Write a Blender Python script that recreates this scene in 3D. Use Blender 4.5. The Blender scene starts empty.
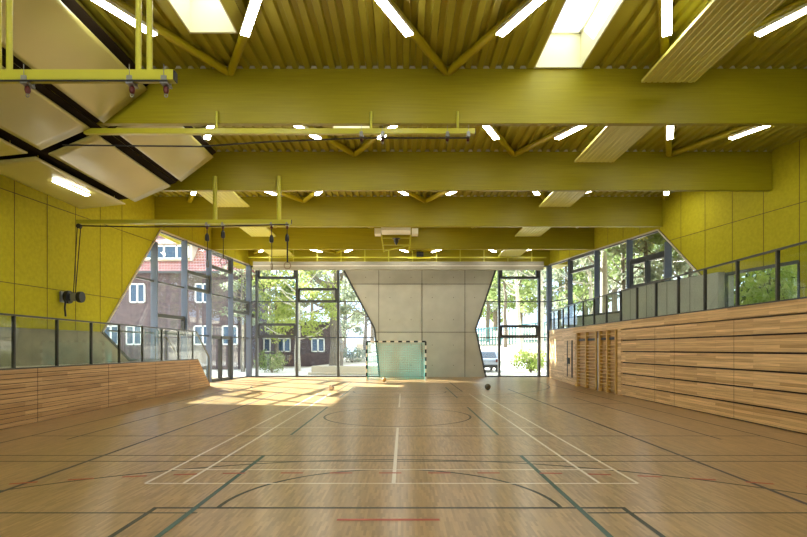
import bpy, bmesh, math, random
from mathutils import Vector, Matrix
random.seed(7)
sc = bpy.context.scene
COL = sc.collection

# ------------------------------------------------------------------ camera
CAMZ = 1.667
F = 538.0
cam_data = bpy.data.cameras.new('camera')
cam_data.sensor_width = 36.0
cam_data.lens = 36.0 * F / 807.0
cam_data.shift_y = 80.5 / 807.0
cam_data.clip_end = 400
cam = bpy.data.objects.new('camera', cam_data)
cam.location = (0, 0, CAMZ)
cam.rotation_euler = (math.radians(90), 0, 0)
COL.objects.link(cam)
sc.camera = cam

# ------------------------------------------------------------------ world, sun, exposure
sc.view_settings.view_transform = 'Standard'
sc.view_settings.look = 'None'
sc.view_settings.gamma = 1.0
sc.view_settings.use_curve_mapping = False
sc.view_settings.exposure = 0.58
SKY_STRENGTH = 2.1
SUN_ENERGY = 30.0
TUBE_STRENGTH = 27.0
ZENITH = 1.7
w = bpy.data.worlds.new('sky')
sc.world = w
w.use_nodes = True
nt = w.node_tree
bg = nt.nodes['Background']
tc = nt.nodes.new('ShaderNodeTexCoord')
ns = nt.nodes.new('ShaderNodeTexNoise'); ns.inputs['Scale'].default_value = 2.2; ns.inputs['Detail'].default_value = 4
rp = nt.nodes.new('ShaderNodeValToRGB')
rp.color_ramp.elements[0].position = 0.40; rp.color_ramp.elements[0].color = (0.55, 0.74, 1.0, 1)
rp.color_ramp.elements[1].position = 0.60; rp.color_ramp.elements[1].color = (1, 1, 1, 1)
nt.links.new(tc.outputs['Generated'], ns.inputs['Vector'])
nt.links.new(ns.outputs['Fac'], rp.inputs['Fac'])
nt.links.new(rp.outputs['Color'], bg.inputs['Color'])
sx = nt.nodes.new('ShaderNodeSeparateXYZ'); nt.links.new(tc.outputs['Generated'], sx.inputs[0])
mz = nt.nodes.new('ShaderNodeMapRange'); mz.inputs['From Min'].default_value = .15; mz.inputs['From Max'].default_value = .9
mz.inputs['To Min'].default_value = SKY_STRENGTH; mz.inputs['To Max'].default_value = SKY_STRENGTH * ZENITH
nt.links.new(sx.outputs['Z'], mz.inputs['Value']); nt.links.new(mz.outputs[0], bg.inputs['Strength'])
sd = bpy.data.lights.new('sun', 'SUN'); sd.energy = SUN_ENERGY; sd.angle = math.radians(0.6); sd.color = (1, 0.97, 0.93)
sun = bpy.data.objects.new('sun', sd); COL.objects.link(sun)
sun_dir = Vector((0.80, -0.60, -0.56)).normalized()
sun.rotation_euler = sun_dir.to_track_quat('-Z', 'Y').to_euler()
sun.location = (-20, 50, 30)
cy = sc.cycles
cy.use_denoising = True
cy.max_bounces = 10; cy.diffuse_bounces = 6; cy.glossy_bounces = 4
cy.transparent_max_bounces = 32
cy.sample_clamp_indirect = 6.0
cy.caustics_reflective = False; cy.caustics_refractive = False
def portal(name, loc, rot, sx, sy):
    d = bpy.data.lights.new(name, 'AREA'); d.shape = 'RECTANGLE'; d.size = sx; d.size_y = sy
    d.cycles.is_portal = True
    o = bpy.data.objects.new(name, d); o.location = loc; o.rotation_euler = rot; COL.objects.link(o)

# ------------------------------------------------------------------ plan
H_BEAM, H_DECK = 6.70, 7.93
YF, YB = -6.0, 32.0                       # front and back faces of the hall
def xl(y): return -9.19 - .105 * (32 - y)  # left outer wall
def xr(y): return 8.65 + .205 * (32 - y)   # right outer wall
def xtl(y): return -8.29 - .0277 * (y - 11.06)
PR = math.radians
portal('portal_back', (-6.2, 32.3, 3.2), (PR(90), 0, PR(180)), 5.2, 6.4)
portal('portal_back', (6.9, 32.3, 3.2), (PR(90), 0, PR(180)), 3.6, 6.4)
for p in [o for o in COL.objects if o.name.startswith('portal_back')]: p.rotation_euler = (PR(-90), 0, 0)
portal('portal_left', (xl(26.5) - .35, 26.5, 3.4), (0, PR(-90), PR(6)), 6.4, 11.5)
portal('portal_right', (xr(26) + .35, 26, 5.0), (0, PR(90), PR(-11.6)), 3.2, 12)
portal('portal_front', (0, YF - .4, 3.1), (PR(90), 0, 0), 17, 6.0)

# ------------------------------------------------------------------ materials
def newmat(name):
    m = bpy.data.materials.new(name); m.use_nodes = True
    return m, m.node_tree.nodes, m.node_tree.links, m.node_tree.nodes['Principled BSDF']
def plain(name, c, rough=.5, metal=0.0, spec=.5, var=0.0, scale=8.0, bump=0.0, stretch=(1, 1, 1)):
    m, n, l, b = newmat(name)
    b.inputs['Roughness'].default_value = rough; b.inputs['Metallic'].default_value = metal
    b.inputs['Specular IOR Level'].default_value = spec
    b.inputs['Base Color'].default_value = (*c, 1)
    if var or bump:
        t = n.new('ShaderNodeTexCoord'); mp = n.new('ShaderNodeMapping'); mp.inputs['Scale'].default_value = stretch
        z = n.new('ShaderNodeTexNoise'); z.inputs['Scale'].default_value = scale; z.inputs['Detail'].default_value = 5
        l.new(t.outputs['Object'], mp.inputs['Vector']); l.new(mp.outputs['Vector'], z.inputs['Vector'])
        if var:
            r = n.new('ShaderNodeValToRGB')
            r.color_ramp.elements[0].position = .3; r.color_ramp.elements[1].position = .7
            r.color_ramp.elements[0].color = (*[v * (1 - var) for v in c], 1)
            r.color_ramp.elements[1].color = (*[min(1, v * (1 + var)) for v in c], 1)
            l.new(z.outputs['Fac'], r.inputs['Fac']); l.new(r.outputs['Color'], b.inputs['Base Color'])
        if bump:
            bp = n.new('ShaderNodeBump'); bp.inputs['Strength'].default_value = bump; bp.inputs['Distance'].default_value = .02
            l.new(z.outputs['Fac'], bp.inputs['Height']); l.new(bp.outputs['Normal'], b.inputs['Normal'])
    return m
def emit(name, c, s):
    m, n, l, b = newmat(name)
    b.inputs['Base Color'].default_value = (.9, .9, .88, 1)
    b.inputs['Emission Color'].default_value = (*c, 1); b.inputs['Emission Strength'].default_value = s
    return m
def glassmat(name, tint, base=.04, grazing=.8):
    m, n, l, b = newmat(name); n.remove(b)
    out = n['Material Output']
    t = n.new('ShaderNodeBsdfTransparent'); t.inputs['Color'].default_value = (*tint, 1)
    g = n.new('ShaderNodeBsdfGlossy'); g.inputs['Roughness'].default_value = .0
    lw = n.new('ShaderNodeLayerWeight'); lw.inputs['Blend'].default_value = .5
    pw = n.new('ShaderNodeMath'); pw.operation = 'POWER'; pw.inputs[1].default_value = 5
    ma = n.new('ShaderNodeMath'); ma.operation = 'MULTIPLY_ADD'; ma.inputs[1].default_value = grazing; ma.inputs[2].default_value = base
    mx = n.new('ShaderNodeMixShader')
    l.new(lw.outputs['Facing'], pw.inputs[0]); l.new(pw.outputs[0], ma.inputs[0]); l.new(ma.outputs[0], mx.inputs[0])
    l.new(t.outputs[0], mx.inputs[1]); l.new(g.outputs[0], mx.inputs[2]); l.new(mx.outputs[0], out.inputs['Surface'])
    return m
def bricks(name, axes, bw, rh, c1, c2, mort, msize=.0, rough=.5, spec=.5, offset=.5, grain=.25, gscale=(1, 1, 1), bump=0.0, coat=0.0, rvar=0.0, aniso=0.0):
    """staves / planks / bricks: axes = which object axes run along and across the pieces"""
    m, n, l, b = newmat(name)
    t = n.new('ShaderNodeTexCoord'); s = n.new('ShaderNodeSeparateXYZ'); c = n.new('ShaderNodeCombineXYZ')
    l.new(t.outputs['Object'], s.inputs[0])
    l.new(s.outputs[axes[0]], c.inputs[0]); l.new(s.outputs[axes[1]], c.inputs[1])
    k = n.new('ShaderNodeTexBrick'); k.offset = offset; k.offset_frequency = 2; k.squash = 1.0
    k.inputs['Scale'].default_value = 1.0; k.inputs['Brick Width'].default_value = bw; k.inputs['Row Height'].default_value = rh
    k.inputs['Mortar Size'].default_value = msize; k.inputs['Mortar Smooth'].default_value = .1; k.inputs['Bias'].default_value = 0.0
    k.inputs['Color1'].default_value = (*c1, 1); k.inputs['Color2'].default_value = (*c2, 1); k.inputs['Mortar'].default_value = (*mort, 1)
    l.new(c.outputs[0], k.inputs['Vector'])
    z = n.new('ShaderNodeTexNoise'); z.inputs['Scale'].default_value = 3.0; z.inputs['Detail'].default_value = 6
    mp = n.new('ShaderNodeMapping'); mp.inputs['Scale'].default_value = gscale
    l.new(t.outputs['Object'], mp.inputs[0]); l.new(mp.outputs[0], z.inputs['Vector'])
    mr = n.new('ShaderNodeMapRange'); mr.inputs['From Min'].default_value = .3; mr.inputs['From Max'].default_value = .7
    mr.inputs['To Min'].default_value = 1 - grain; mr.inputs['To Max'].default_value = 1 + grain
    l.new(z.outputs['Fac'], mr.inputs['Value'])
    mx = n.new('ShaderNodeMix'); mx.data_type = 'RGBA'; mx.blend_type = 'MULTIPLY'; mx.inputs['Factor'].default_value = 1
    l.new(k.outputs['Color'], mx.inputs['A']); l.new(mr.outputs[0], mx.inputs['B'])
    l.new(mx.outputs['Result'], b.inputs['Base Color'])
    b.inputs['Roughness'].default_value = rough; b.inputs['Specular IOR Level'].default_value = spec
    if coat: b.inputs['Coat Weight'].default_value = coat; b.inputs['Coat Roughness'].default_value = .276
    if aniso:   # the grain runs down the hall, so highlights stretch along it
        b.inputs['Anisotropic'].default_value = aniso; b.inputs['IOR'].default_value = 1.55
        tv = n.new('ShaderNodeCombineXYZ'); tv.inputs[1].default_value = 1.0
        l.new(tv.outputs[0], b.inputs['Tangent'])
    if rvar:
        m2 = n.new('ShaderNodeMapRange'); m2.inputs['To Min'].default_value = rough - rvar; m2.inputs['To Max'].default_value = rough + rvar
        l.new(z.outputs['Fac'], m2.inputs['Value']); l.new(m2.outputs[0], b.inputs['Roughness'])
    if bump:
        bp = n.new('ShaderNodeBump'); bp.inputs['Strength'].default_value = bump; bp.inputs['Distance'].default_value = .01
        l.new(k.outputs['Fac'], bp.inputs['Height']); bp.invert = True; l.new(bp.outputs['Normal'], b.inputs['Normal'])
    return m
def leafmat(name, c1, c2):
    m, n, l, b = newmat(name)
    t = n.new('ShaderNodeTexCoord'); z = n.new('ShaderNodeTexNoise'); z.inputs['Scale'].default_value = 1.6; z.inputs['Detail'].default_value = 6
    l.new(t.outputs['Object'], z.inputs['Vector'])
    r = n.new('ShaderNodeValToRGB'); r.color_ramp.elements[0].position = .35; r.color_ramp.elements[1].position = .65
    r.color_ramp.elements[0].color = (*c1, 1); r.color_ramp.elements[1].color = (*c2, 1)
    l.new(z.outputs['Fac'], r.inputs['Fac'])
    d = n.new('ShaderNodeBsdfDiffuse'); tr = n.new('ShaderNodeBsdfTranslucent'); mx = n.new('ShaderNodeMixShader'); mx.inputs[0].default_value = .5
    l.new(r.outputs[0], d.inputs[0]); l.new(r.outputs[0], tr.inputs[0]); l.new(d.outputs[0], mx.inputs[1]); l.new(tr.outputs[0], mx.inputs[2])
    n.remove(b); l.new(mx.outputs[0], n['Material Output'].inputs['Surface'])
    return m

YEL = (.46, .385, .010)
M = {}
M['yellow_panel'] = plain('yellow_wood_wool', (.45, .395, .013), .75, spec=.2, var=.09, scale=9, bump=.12)
M['beam'] = plain('yellow_glazed_glulam', (.33, .28, .006), .45, spec=.35, var=.10, scale=3, stretch=(.35, 1, 9))
M['deck'] = plain('yellow_steel_deck', (.40, .36, .035), .42, spec=.4)
M['paint'] = plain('yellow_green_steel_paint', (.50, .47, .03), .35, spec=.5)
M['brace'] = plain('yellow_steel_tube', (.44, .37, .010), .35, spec=.5)
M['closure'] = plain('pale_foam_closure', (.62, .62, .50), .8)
M['radiant'] = plain('pale_yellow_sheet', (.60, .58, .13), .4, spec=.4)
M['reflector'] = plain('glossy_olive_membrane', (.44, .40, .12), .285, spec=1.0, var=.06, scale=.6)
M['matte'] = plain('black_brown_matte', (.018, .012, .006), .95, spec=.1)
M['concrete'] = plain('fair_faced_concrete', (.50, .495, .425), .6, spec=.3, var=.09, scale=1.1)
M['concrete_dark'] = plain('grey_concrete', (.33, .30, .22), .7, spec=.2, var=.14, scale=2)
M['joint'] = plain('dark_joint', (.05, .045, .035), .8)
M['panel_joint'] = plain('olive_joint', (.13, .105, .006), .8)
M['frame'] = plain('anthracite_aluminium', (.055, .060, .060), .4, metal=.0)
M['mullion'] = plain('grey_blue_aluminium', (.14, .17, .23), .35, metal=.25)
M['steel_dark'] = plain('dark_bronze_steel', (.065, .062, .050), .35, metal=.3)
M['black'] = plain('black_plastic', (.012, .012, .012), .45)
M['rope'] = plain('black_rope', (.02, .02, .018), .8)
M['metal'] = plain('galvanised_metal', (.30, .30, .28), .4, metal=.6)
M['maroon'] = plain('dark_red_plastic', (.10, .012, .01), .4)
M['white'] = plain('white_paint', (.80, .79, .74), .4)
M['offwhite'] = plain('cream_paint', (.78, .74, .50), .5)
M['beige'] = plain('beige_fabric', (.27, .25, .19), .6, spec=.2)
M['glass'] = glassmat('window_glass', (.94, .97, .97), .03, .7)
M['bal_glass'] = glassmat('balustrade_glass', (.86, .90, .88), .035, .4)
M['tube'] = emit('fluorescent_diffuser', (1, .97, .86), TUBE_STRENGTH)
M['ring_wood'] = plain('worn_wood', (.14, .09, .05), .5)
M['net'] = plain('teal_net', (.06, .52, .46), .7)
M['floor'] = bricks('oak_industrial_parquet', ('Y', 'X'), .26, .026, (.45, .288, .132), (.29, .178, .074), (.20, .11, .045), .0, rough=.28, spec=1.0, grain=.10, gscale=(2, .3, 1), aniso=.9)
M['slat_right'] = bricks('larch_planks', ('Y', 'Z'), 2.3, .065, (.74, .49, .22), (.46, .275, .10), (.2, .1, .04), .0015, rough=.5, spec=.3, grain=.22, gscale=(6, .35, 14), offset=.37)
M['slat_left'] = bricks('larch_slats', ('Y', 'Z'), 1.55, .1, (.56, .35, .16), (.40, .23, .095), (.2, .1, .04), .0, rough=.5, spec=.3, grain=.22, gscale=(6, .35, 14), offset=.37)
M['gap'] = plain('dark_groove', (.02, .012, .008), .8)
M['bar_wood'] = plain('honey_beech', (.55, .33, .07), .4, var=.12, scale=4, stretch=(6, 6, .6))
M['line_white'] = plain('white_line_paint', (.74, .68, .58), .32)
M['line_dark'] = plain('black_green_line_paint', (.03, .038, .03), .4)
M['line_teal'] = plain('teal_line_paint', (.035, .10, .09), .4)
M['line_navy'] = plain('navy_line_paint', (.035, .04, .06), .4)
M['line_red'] = plain('red_line_paint', (.45, .07, .04), .4)
M['brick'] = bricks('dark_clinker_brick', ('X', 'Z'), .26, .085, (.125, .082, .082), (.08, .058, .062), (.17, .145, .145), .008, rough=.85, spec=.2, grain=.2)
M['roof_tile'] = bricks('red_clay_roof_tiles', ('X', 'Z'), .24, .27, (.34, .10, .08), (.25, .075, .065), (.42, .34, .32), .028, rough=.8, spec=.2, grain=.2)
M['plaster'] = plain('pale_plaster', (.62, .56, .46), .8)
M['paving'] = plain('pale_paving', (.60, .57, .50), .85, var=.10, scale=1.0)
M['earth'] = plain('sandy_slope', (.46, .40, .30), .9, var=.30, scale=.35)
M['bark'] = plain('grey_brown_bark', (.17, .14, .105), .9, var=.3, scale=5, stretch=(2, 2, .5))
M['bark_pale'] = plain('pale_birch_bark', (.52, .47, .38), .85, var=.2, scale=4, stretch=(1, 1, 2))
M['leaf_bright'] = leafmat('fresh_maple_leaves', (0.272, 0.340, 0.068), (0.422, 0.449, 0.163))
M['leaf_mid'] = leafmat('mid_green_leaves', (0.150, 0.218, 0.068), (0.313, 0.367, 0.150))
M['leaf_dull'] = leafmat('dull_grey_green_leaves', (0.177, 0.211, 0.136), (0.340, 0.367, 0.245))
M['leaf_dark'] = leafmat('pine_needles', (0.095, 0.136, 0.068), (0.204, 0.245, 0.136))
M['leaf_bush'] = leafmat('pale_green_bush_leaves', (0.204, 0.299, 0.054), (0.374, 0.422, 0.136))
M['leaf_lime'] = leafmat('lime_shrub_leaves', (.42, .58, .10), (.75, .82, .30))
M['car'] = plain('silver_blue_car_paint', (.42, .47, .56), .25, metal=.4)
M['car_glass'] = plain('dark_car_glass', (.04, .07, .11), .05, spec=.8)
M['fence'] = plain('teal_fence_paint', (.10, .27, .28), .6)

# ------------------------------------------------------------------ mesh builder
class MB:
    def __init__(self): self.v = []; self.f = []; self.mi = []; self.mats = []; self.smooth = []
    def midx(self, m):
        if m is None: return 0
        if m not in self.mats: self.mats.append(m)
        return self.mats.index(m)
    def add(self, vs, fs, m=None, smooth=False):
        k = len(self.v); self.v += [tuple(p) for p in vs]
        i = self.midx(m)
        for f in fs: self.f.append(tuple(k + a for a in f)); self.mi.append(i); self.smooth.append(smooth)
        return self
    def box(self, x0, y0, z0, x1, y1, z1, m=None):
        vs = [(x, y, z) for z in (z0, z1) for y in (y0, y1) for x in (x0, x1)]
        return self.add(vs, [(0, 2, 3, 1), (4, 5, 7, 6), (0, 1, 5, 4), (2, 6, 7, 3), (0, 4, 6, 2), (1, 3, 7, 5)], m)
    def cbox(self, c, s, m=None):
        return self.box(c[0] - s[0] / 2, c[1] - s[1] / 2, c[2] - s[2] / 2, c[0] + s[0] / 2, c[1] + s[1] / 2, c[2] + s[2] / 2, m)
    def bar(self, p, q, wd, ht, m=None, up=(0, 0, 1)):
        """square bar from p to q, width wd across, ht along up"""
        p, q = Vector(p), Vector(q); d = (q - p).normalized(); u = Vector(up)
        if abs(d.dot(u)) > .99: u = Vector((0, 1, 0))
        s = d.cross(u).normalized(); u = s.cross(d).normalized()
        a = s * wd / 2; b = u * ht / 2
        vs = [p - a - b, p + a - b, p + a + b, p - a + b, q - a - b, q + a - b, q + a + b, q - a + b]
        return self.add(vs, [(0, 3, 2, 1), (4, 5, 6, 7), (0, 1, 5, 4), (1, 2, 6, 5), (2, 3, 7, 6), (3, 0, 4, 7)], m)
    def tube(self, pts, r, n=10, m=None, cap=True):
        pts = [Vector(p) for p in pts]; rs = r if isinstance(r, (list, tuple)) else [r] * len(pts)
        vs = []
        for i, p in enumerate(pts):
            d = (pts[min(i + 1, len(pts) - 1)] - pts[max(i - 1, 0)]).normalized()
            u = Vector((0, 0, 1)) if abs(d.z) < .95 else Vector((0, 1, 0))
            a = d.cross(u).normalized(); b = d.cross(a).normalized()
            vs += [p + (a * math.cos(t) + b * math.sin(t)) * rs[i] for t in [2 * math.pi * j / n for j in range(n)]]
        fs = []
        for i in range(len(pts) - 1):
            for j in range(n):
                j2 = (j + 1) % n
                fs.append((i * n + j, i * n + j2, (i + 1) * n + j2, (i + 1) * n + j))
        self.add(vs, fs, m, True)
        if cap:
            k = len(pts) - 1
            self.add(vs[:n], [tuple(range(n))], m); self.add(vs[k * n:], [tuple(reversed(range(n)))], m)
        return self
    def lathe(self, c, prof, n=16, m=None):
        """prof: (radius, z) pairs round the vertical axis through c"""
        vs = [(c[0] + r * math.cos(2 * math.pi * j / n), c[1] + r * math.sin(2 * math.pi * j / n), c[2] + z) for r, z in prof for j in range(n)]
        fs = [(i * n + j, i * n + (j + 1) % n, (i + 1) * n + (j + 1) % n, (i + 1) * n + j) for i in range(len(prof) - 1) for j in range(n)]
        return self.add(vs, fs, m, True)
    def torus(self, c, R, r, axis='Y', n=28, k=8, m=None):
        vs = []; fs = []
        for i in range(n):
            a = 2 * math.pi * i / n
            for j in range(k):
                b = 2 * math.pi * j / k
                rr = R + r * math.cos(b); h = r * math.sin(b)
                p = {'Y': (rr * math.cos(a), h, rr * math.sin(a)), 'X': (h, rr * math.cos(a), rr * math.sin(a)), 'Z': (rr * math.cos(a), rr * math.sin(a), h)}[axis]
                vs.append((c[0] + p[0], c[1] + p[1], c[2] + p[2]))
                fs.append((i * k + j, ((i + 1) % n) * k + j, ((i + 1) % n) * k + (j + 1) % k, i * k + (j + 1) % k))
        return self.add(vs, fs, m, True)
    def prism(self, pts, off, m=None):
        """polygon of 3-D points pushed along off"""
        n = len(pts); off = Vector(off)
        vs = [Vector(p) for p in pts] + [Vector(p) + off for p in pts]
        fs = [tuple(range(n)), tuple(reversed(range(n, 2 * n)))] + [(i, i + n, (i + 1) % n + n, (i + 1) % n) for i in range(n)]
        return self.add(vs, fs, m)
    def build(self, name, mat=None, parent=None, bevel=0.0, wob=None):
        ox = Vector((0, 0, 0))
        q = parent
        while q is not None: ox += q.location; q = q.parent
        me = bpy.data.meshes.new(name)
        me.from_pydata([tuple(Vector(p) - ox) for p in self.v], [], self.f)
        mats = self.mats if self.mats else [mat]
        for x in mats: me.materials.append(x if x is not None else mat)
        if self.mats:
            me.polygons.foreach_set('material_index', self.mi)
        me.polygons.foreach_set('use_smooth', self.smooth)
        me.update()
        bm = bmesh.new(); bm.from_mesh(me); bmesh.ops.recalc_face_normals(bm, faces=bm.faces); bm.to_mesh(me); bm.free()
        o = bpy.data.objects.new(name, me); COL.objects.link(o)
        if parent is not None: o.parent = parent
        if bevel:
            b = o.modifiers.new('bevel', 'BEVEL'); b.width = bevel; b.segments = 2; b.limit_method = 'ANGLE'
        return o
def thing(name, label, cat, loc=(0, 0, 0), group=None, kind=None):
    o = bpy.data.objects.new(name, None); o.empty_display_size = .2; COL.objects.link(o); o.location = loc
    return tag(o, label, cat, group, kind)
def tag(o, label=None, cat=None, group=None, kind=None):
    if label: o['label'] = label
    if cat: o['category'] = cat
    if group: o['group'] = group
    if kind: o['kind'] = kind
    return o
def struct(name, mb, mat, label, cat, parent=None, **k):
    return tag(mb.build(name, mat, parent, **k), label, cat, None, 'structure')
def dup(root, loc, label, rotz=None, scale=None):
    r = root.copy(); COL.objects.link(r); r.location = loc; r['label'] = label
    if rotz is not None: r.rotation_euler = (0, 0, rotz)
    if scale is not None: r.scale = scale
    for ch in list(root.children):
        c = ch.copy(); COL.objects.link(c); c.parent = r
        for g in list(ch.children):
            e = g.copy(); COL.objects.link(e); e.parent = c
    return r
ORD = ['leftmost', 'second from the left', 'third from the left', 'fourth from the left', 'fifth from the left', 'sixth from the left', 'seventh from the left', 'eighth from the left', 'ninth from the left', 'tenth from the left']

# ------------------------------------------------------------------ floor and court lines
m = MB(); m.box(-14, YF, -.3, 17, YB + .3, 0)
floor = struct('floor', m, M['floor'], 'oak strip sports floor with painted court lines', 'floor')
def strip(mb, x0, y0, x1, y1, wd, z):
    d = Vector((x1 - x0, y1 - y0, 0)).normalized(); s = Vector((-d.y, d.x, 0)) * wd / 2
    a, b = Vector((x0, y0, z)), Vector((x1, y1, z))
    mb.add([a - s, b - s, b + s, a + s], [(0, 1, 2, 3)])
def arc(mb, cx, cy_, R, a0, a1, wd, z, n=64, dash=None):
    for i in range(n):
        if dash and i % dash >= dash // 2 + 1: continue
        t0 = a0 + (a1 - a0) * i / n; t1 = a0 + (a1 - a0) * (i + 1) / n
        r0, r1 = R - wd / 2, R + wd / 2
        mb.add([(cx + r0 * math.cos(t0), cy_ + r0 * math.sin(t0), z), (cx + r1 * math.cos(t0), cy_ + r1 * math.sin(t0), z),
                (cx + r1 * math.cos(t1), cy_ + r1 * math.sin(t1), z), (cx + r0 * math.cos(t1), cy_ + r0 * math.sin(t1), z)], [(0, 1, 2, 3)])
CX, CY = -.148, 13.36
def both(y): return (y, 2 * CY - y)
# badminton, white
m = MB(); Z = .0035
for s in (-3.05, -2.58, 2.58, 3.05): strip(m, CX + s, 6.66, CX + s, 20.06, .04, Z)
for y in (6.66, 7.42, 11.38): 
    for yy in both(y): strip(m, CX - 3.05, yy, CX + 3.05, yy, .04, Z)
for y0, y1 in ((6.66, 11.38), (15.34, 20.06)): strip(m, CX + .025, y0, CX + .025, y1, .05, Z)
m.build('badminton_lines', M['line_white'], floor)['label'] = 'thin white badminton court lines'
# basketball, black green
m = MB(); Z = .002
for sgn in (1, -1):
    fy = lambda y: y if sgn > 0 else 2 * CY - y
    strip(m, CX - 2.48, fy(5.64), CX + 2.48, fy(5.64), .055, Z)
    for s in (-2.45, 2.45): strip(m, CX + s, fy(-.2), CX + s, fy(5.64), .055, Z)
    cyc = fy(5.64); arc(m, CX, cyc, 1.8, 0 if sgn > 0 else math.pi, math.pi if sgn > 0 else 2 * math.pi, .05, Z, 48)
    c3 = fy(1.3); arc(m, CX, c3, 6.8, 0 if sgn > 0 else math.pi, math.pi if sgn > 0 else 2 * math.pi, .05, Z, 72)
arc(m, CX, CY, 1.8, 0, 2 * math.pi, .05, Z, 64)
for s in (-7.0, 7.0): strip(m, CX + s, -.5, CX + s, 27.3, .05, Z)
strip(m, CX - 7, 27.3, CX + 7, 27.3, .05, Z)
m.build('basketball_lines', M['line_dark'], floor)['label'] = 'black basketball key, circle and arc lines'
# volleyball, navy
m = MB(); Z = .0028
for s in (-4.54, 4.48): strip(m, CX + s, 4.36, CX + s, 22.36, .06, Z)
for y in (10.3, 16.42, 4.36, 22.36): strip(m, CX - 7.0 if y in (10.3, 16.42) else CX - 4.54, y, CX + 7.0 if y in (10.3, 16.42) else CX + 4.48, y, .05, Z)
for s in (-6.05, 6.0): strip(m, CX + s, 9.9, CX + s, 18.5, .05, Z)
m.build('volleyball_lines', M['line_navy'], floor)['label'] = 'dark navy volleyball court lines'
# green cross lines and teal lines
m = MB(); Z = .0012
for y in (8.42, 7.98, 18.3, 18.74): strip(m, -8.1, y, 7.7, y, .045, Z)
strip(m, -8.1, 5.47, CX - 1.95, 5.47, .04, Z); strip(m, CX + 2.02, 5.47, 7.7, 5.47, .04, Z)
m.build('cross_court_lines', M['line_dark'], floor)['label'] = 'thin dark green cross lines over the hall width'
m = MB(); Z = .0042
for s in (-2.03, 1.98):
    strip(m, CX + s, 3.0, CX + s, 8.4, .06, Z); strip(m, CX + s, 10.4, CX + s, 15.4, .05, Z); strip(m, CX + s, 18.3, CX + s, 23.5, .05, Z)
m.build('small_court_lines', M['line_teal'], floor)['label'] = 'teal lengthwise lines of the small courts'
m = MB(); Z = .0048
for sgn in (1, -1):
    fy = lambda y: y if sgn > 0 else 2 * CY - y
    strip(m, CX - .5, fy(5.24), CX + .5, fy(5.24), .06, Z)
    for i in range(5): strip(m, CX - 1.5 + i * .66, fy(7.22), CX - 1.5 + i * .66 + .15 + .15, fy(7.22), .06, Z)
    for cx0, s2 in ((CX - 1.5, -1), (CX + 1.5, 1)):
        for i in range(16):
            t = math.radians(3 + i * 4.0)
            t2 = t + math.radians(1.9)
            R = 9.0
            strip(m, cx0 + s2 * R * math.sin(t), fy(-1.78 + R * math.cos(t)), cx0 + s2 * R * math.sin(t2), fy(-1.78 + R * math.cos(t2)), .06, Z)
m.build('handball_lines', M['line_red'], floor)['label'] = 'red penalty mark and dashed handball line'

# ------------------------------------------------------------------ walls
def lw(y, z, out=0.0):   # point on the left outer wall
    n = Vector((-1, -.105, 0)).normalized(); return Vector((xl(y), y, z)) + n * out
def rw(y, z, out=0.0):
    n = Vector((1, -.205, 0)).normalized(); return Vector((xr(y), y, z)) + n * out
LOUT = Vector((-1, -.105, 0)).normalized(); ROUT = Vector((1, -.205, 0)).normalized()
LSLANT = [(18.85, 2.27), (22.5, 6.62)]
m = MB(); m.prism([lw(y, z) for y, z in [(YF, 2.27), (18.85, 2.27), (22.5, 6.62), (32.2, 6.66), (32.2, 8.35), (YF, 8.35)]], LOUT * .3)
wl = struct('wall_left', m, M['yellow_panel'], 'yellow wood-wool panelled upper wall on the left with a slanted end', 'wall')
m = MB()
def wline(mb, fn, p, q, wd):
    a, b = fn(p[0], p[1], -.004), fn(q[0], q[1], -.004)
    mb.bar(a, b, .006 if abs(p[0] - q[0]) < .01 else .006, wd, up=(0, 0, 1)) if abs(p[1] - q[1]) < .01 else mb.bar(a, b, wd, .006, up=(1, 0, 0))
for k in range(0, 9):
    y = 10.33 + 1.205 * k
    zl = 2.27 if y <= 18.85 else 2.27 + (y - 18.85) / 3.65 * 4.35
    wline(m, lw, (y, zl), (y, 8.2), .022)
for y in (22.8, 24.0, 25.2, 26.4, 27.6, 28.8, 30.0): wline(m, lw, (y, 6.75), (y, 8.2), .022)
wline(m, lw, (YF + .1, 3.51), (18.85 + (3.51 - 2.27) / 4.35 * 3.65, 3.51), .022)
wline(m, lw, (YF + .1, 6.06), (18.85 + (6.06 - 2.27) / 4.35 * 3.65, 6.06), .022)
m.build('panel_joints', M['panel_joint'], wl)
m = MB(); m.bar(lw(18.85, 2.27, -.02), lw(22.5, 6.64, -.02), .07, .05, up=(0, 0, 1)); m.bar(lw(22.5, 6.63, -.02), lw(31.95, 6.66, -.02), .07, .06)
m.build('glazing_trim', M['plaster'], wl)
m = MB(); m.prism([lw(y, z, .02) for y, z in [(YF, 0), (20.9, 0), (20.5, 1.25), (18.85, 2.27), (YF, 2.27)]], LOUT * .3)
struct('wall_left_lower', m, M['concrete_dark'], 'grey concrete base wall behind the left balustrade', 'wall')
m = MB(); m.prism([rw(y, z) for y, z in [(YF, 2.4), (16.2, 2.4), (16.2, 4.3), (19.97, 4.3), (22.4, 6.64), (32.2, 6.66), (32.2, 8.35), (YF, 8.35)]], ROUT * .3)
wr = struct('wall_right', m, M['yellow_panel'], 'yellow wood-wool panelled upper wall on the right with a slanted end', 'wall')
m = MB()
for k in range(-4, 6):
    y = 16.16 + 1.235 * k
    zl = 4.3 if (16.2 < y <= 19.97) else (2.7 if y <= 16.2 else 4.3 + (y - 19.97) / 2.43 * 2.34)
    wline(m, rw, (y, zl), (y, 8.2), .022)
for y in (23.6, 24.8, 26.0, 27.2, 28.4, 29.6, 30.8): wline(m, rw, (y, 6.75), (y, 8.2), .022)
wline(m, rw, (YF + .1, 6.05), (21.78, 6.05), .022)
wline(m, rw, (YF + .1, 3.5), (16.2, 3.5), .022)
m.build('panel_joints', M['panel_joint'], wr)
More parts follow.
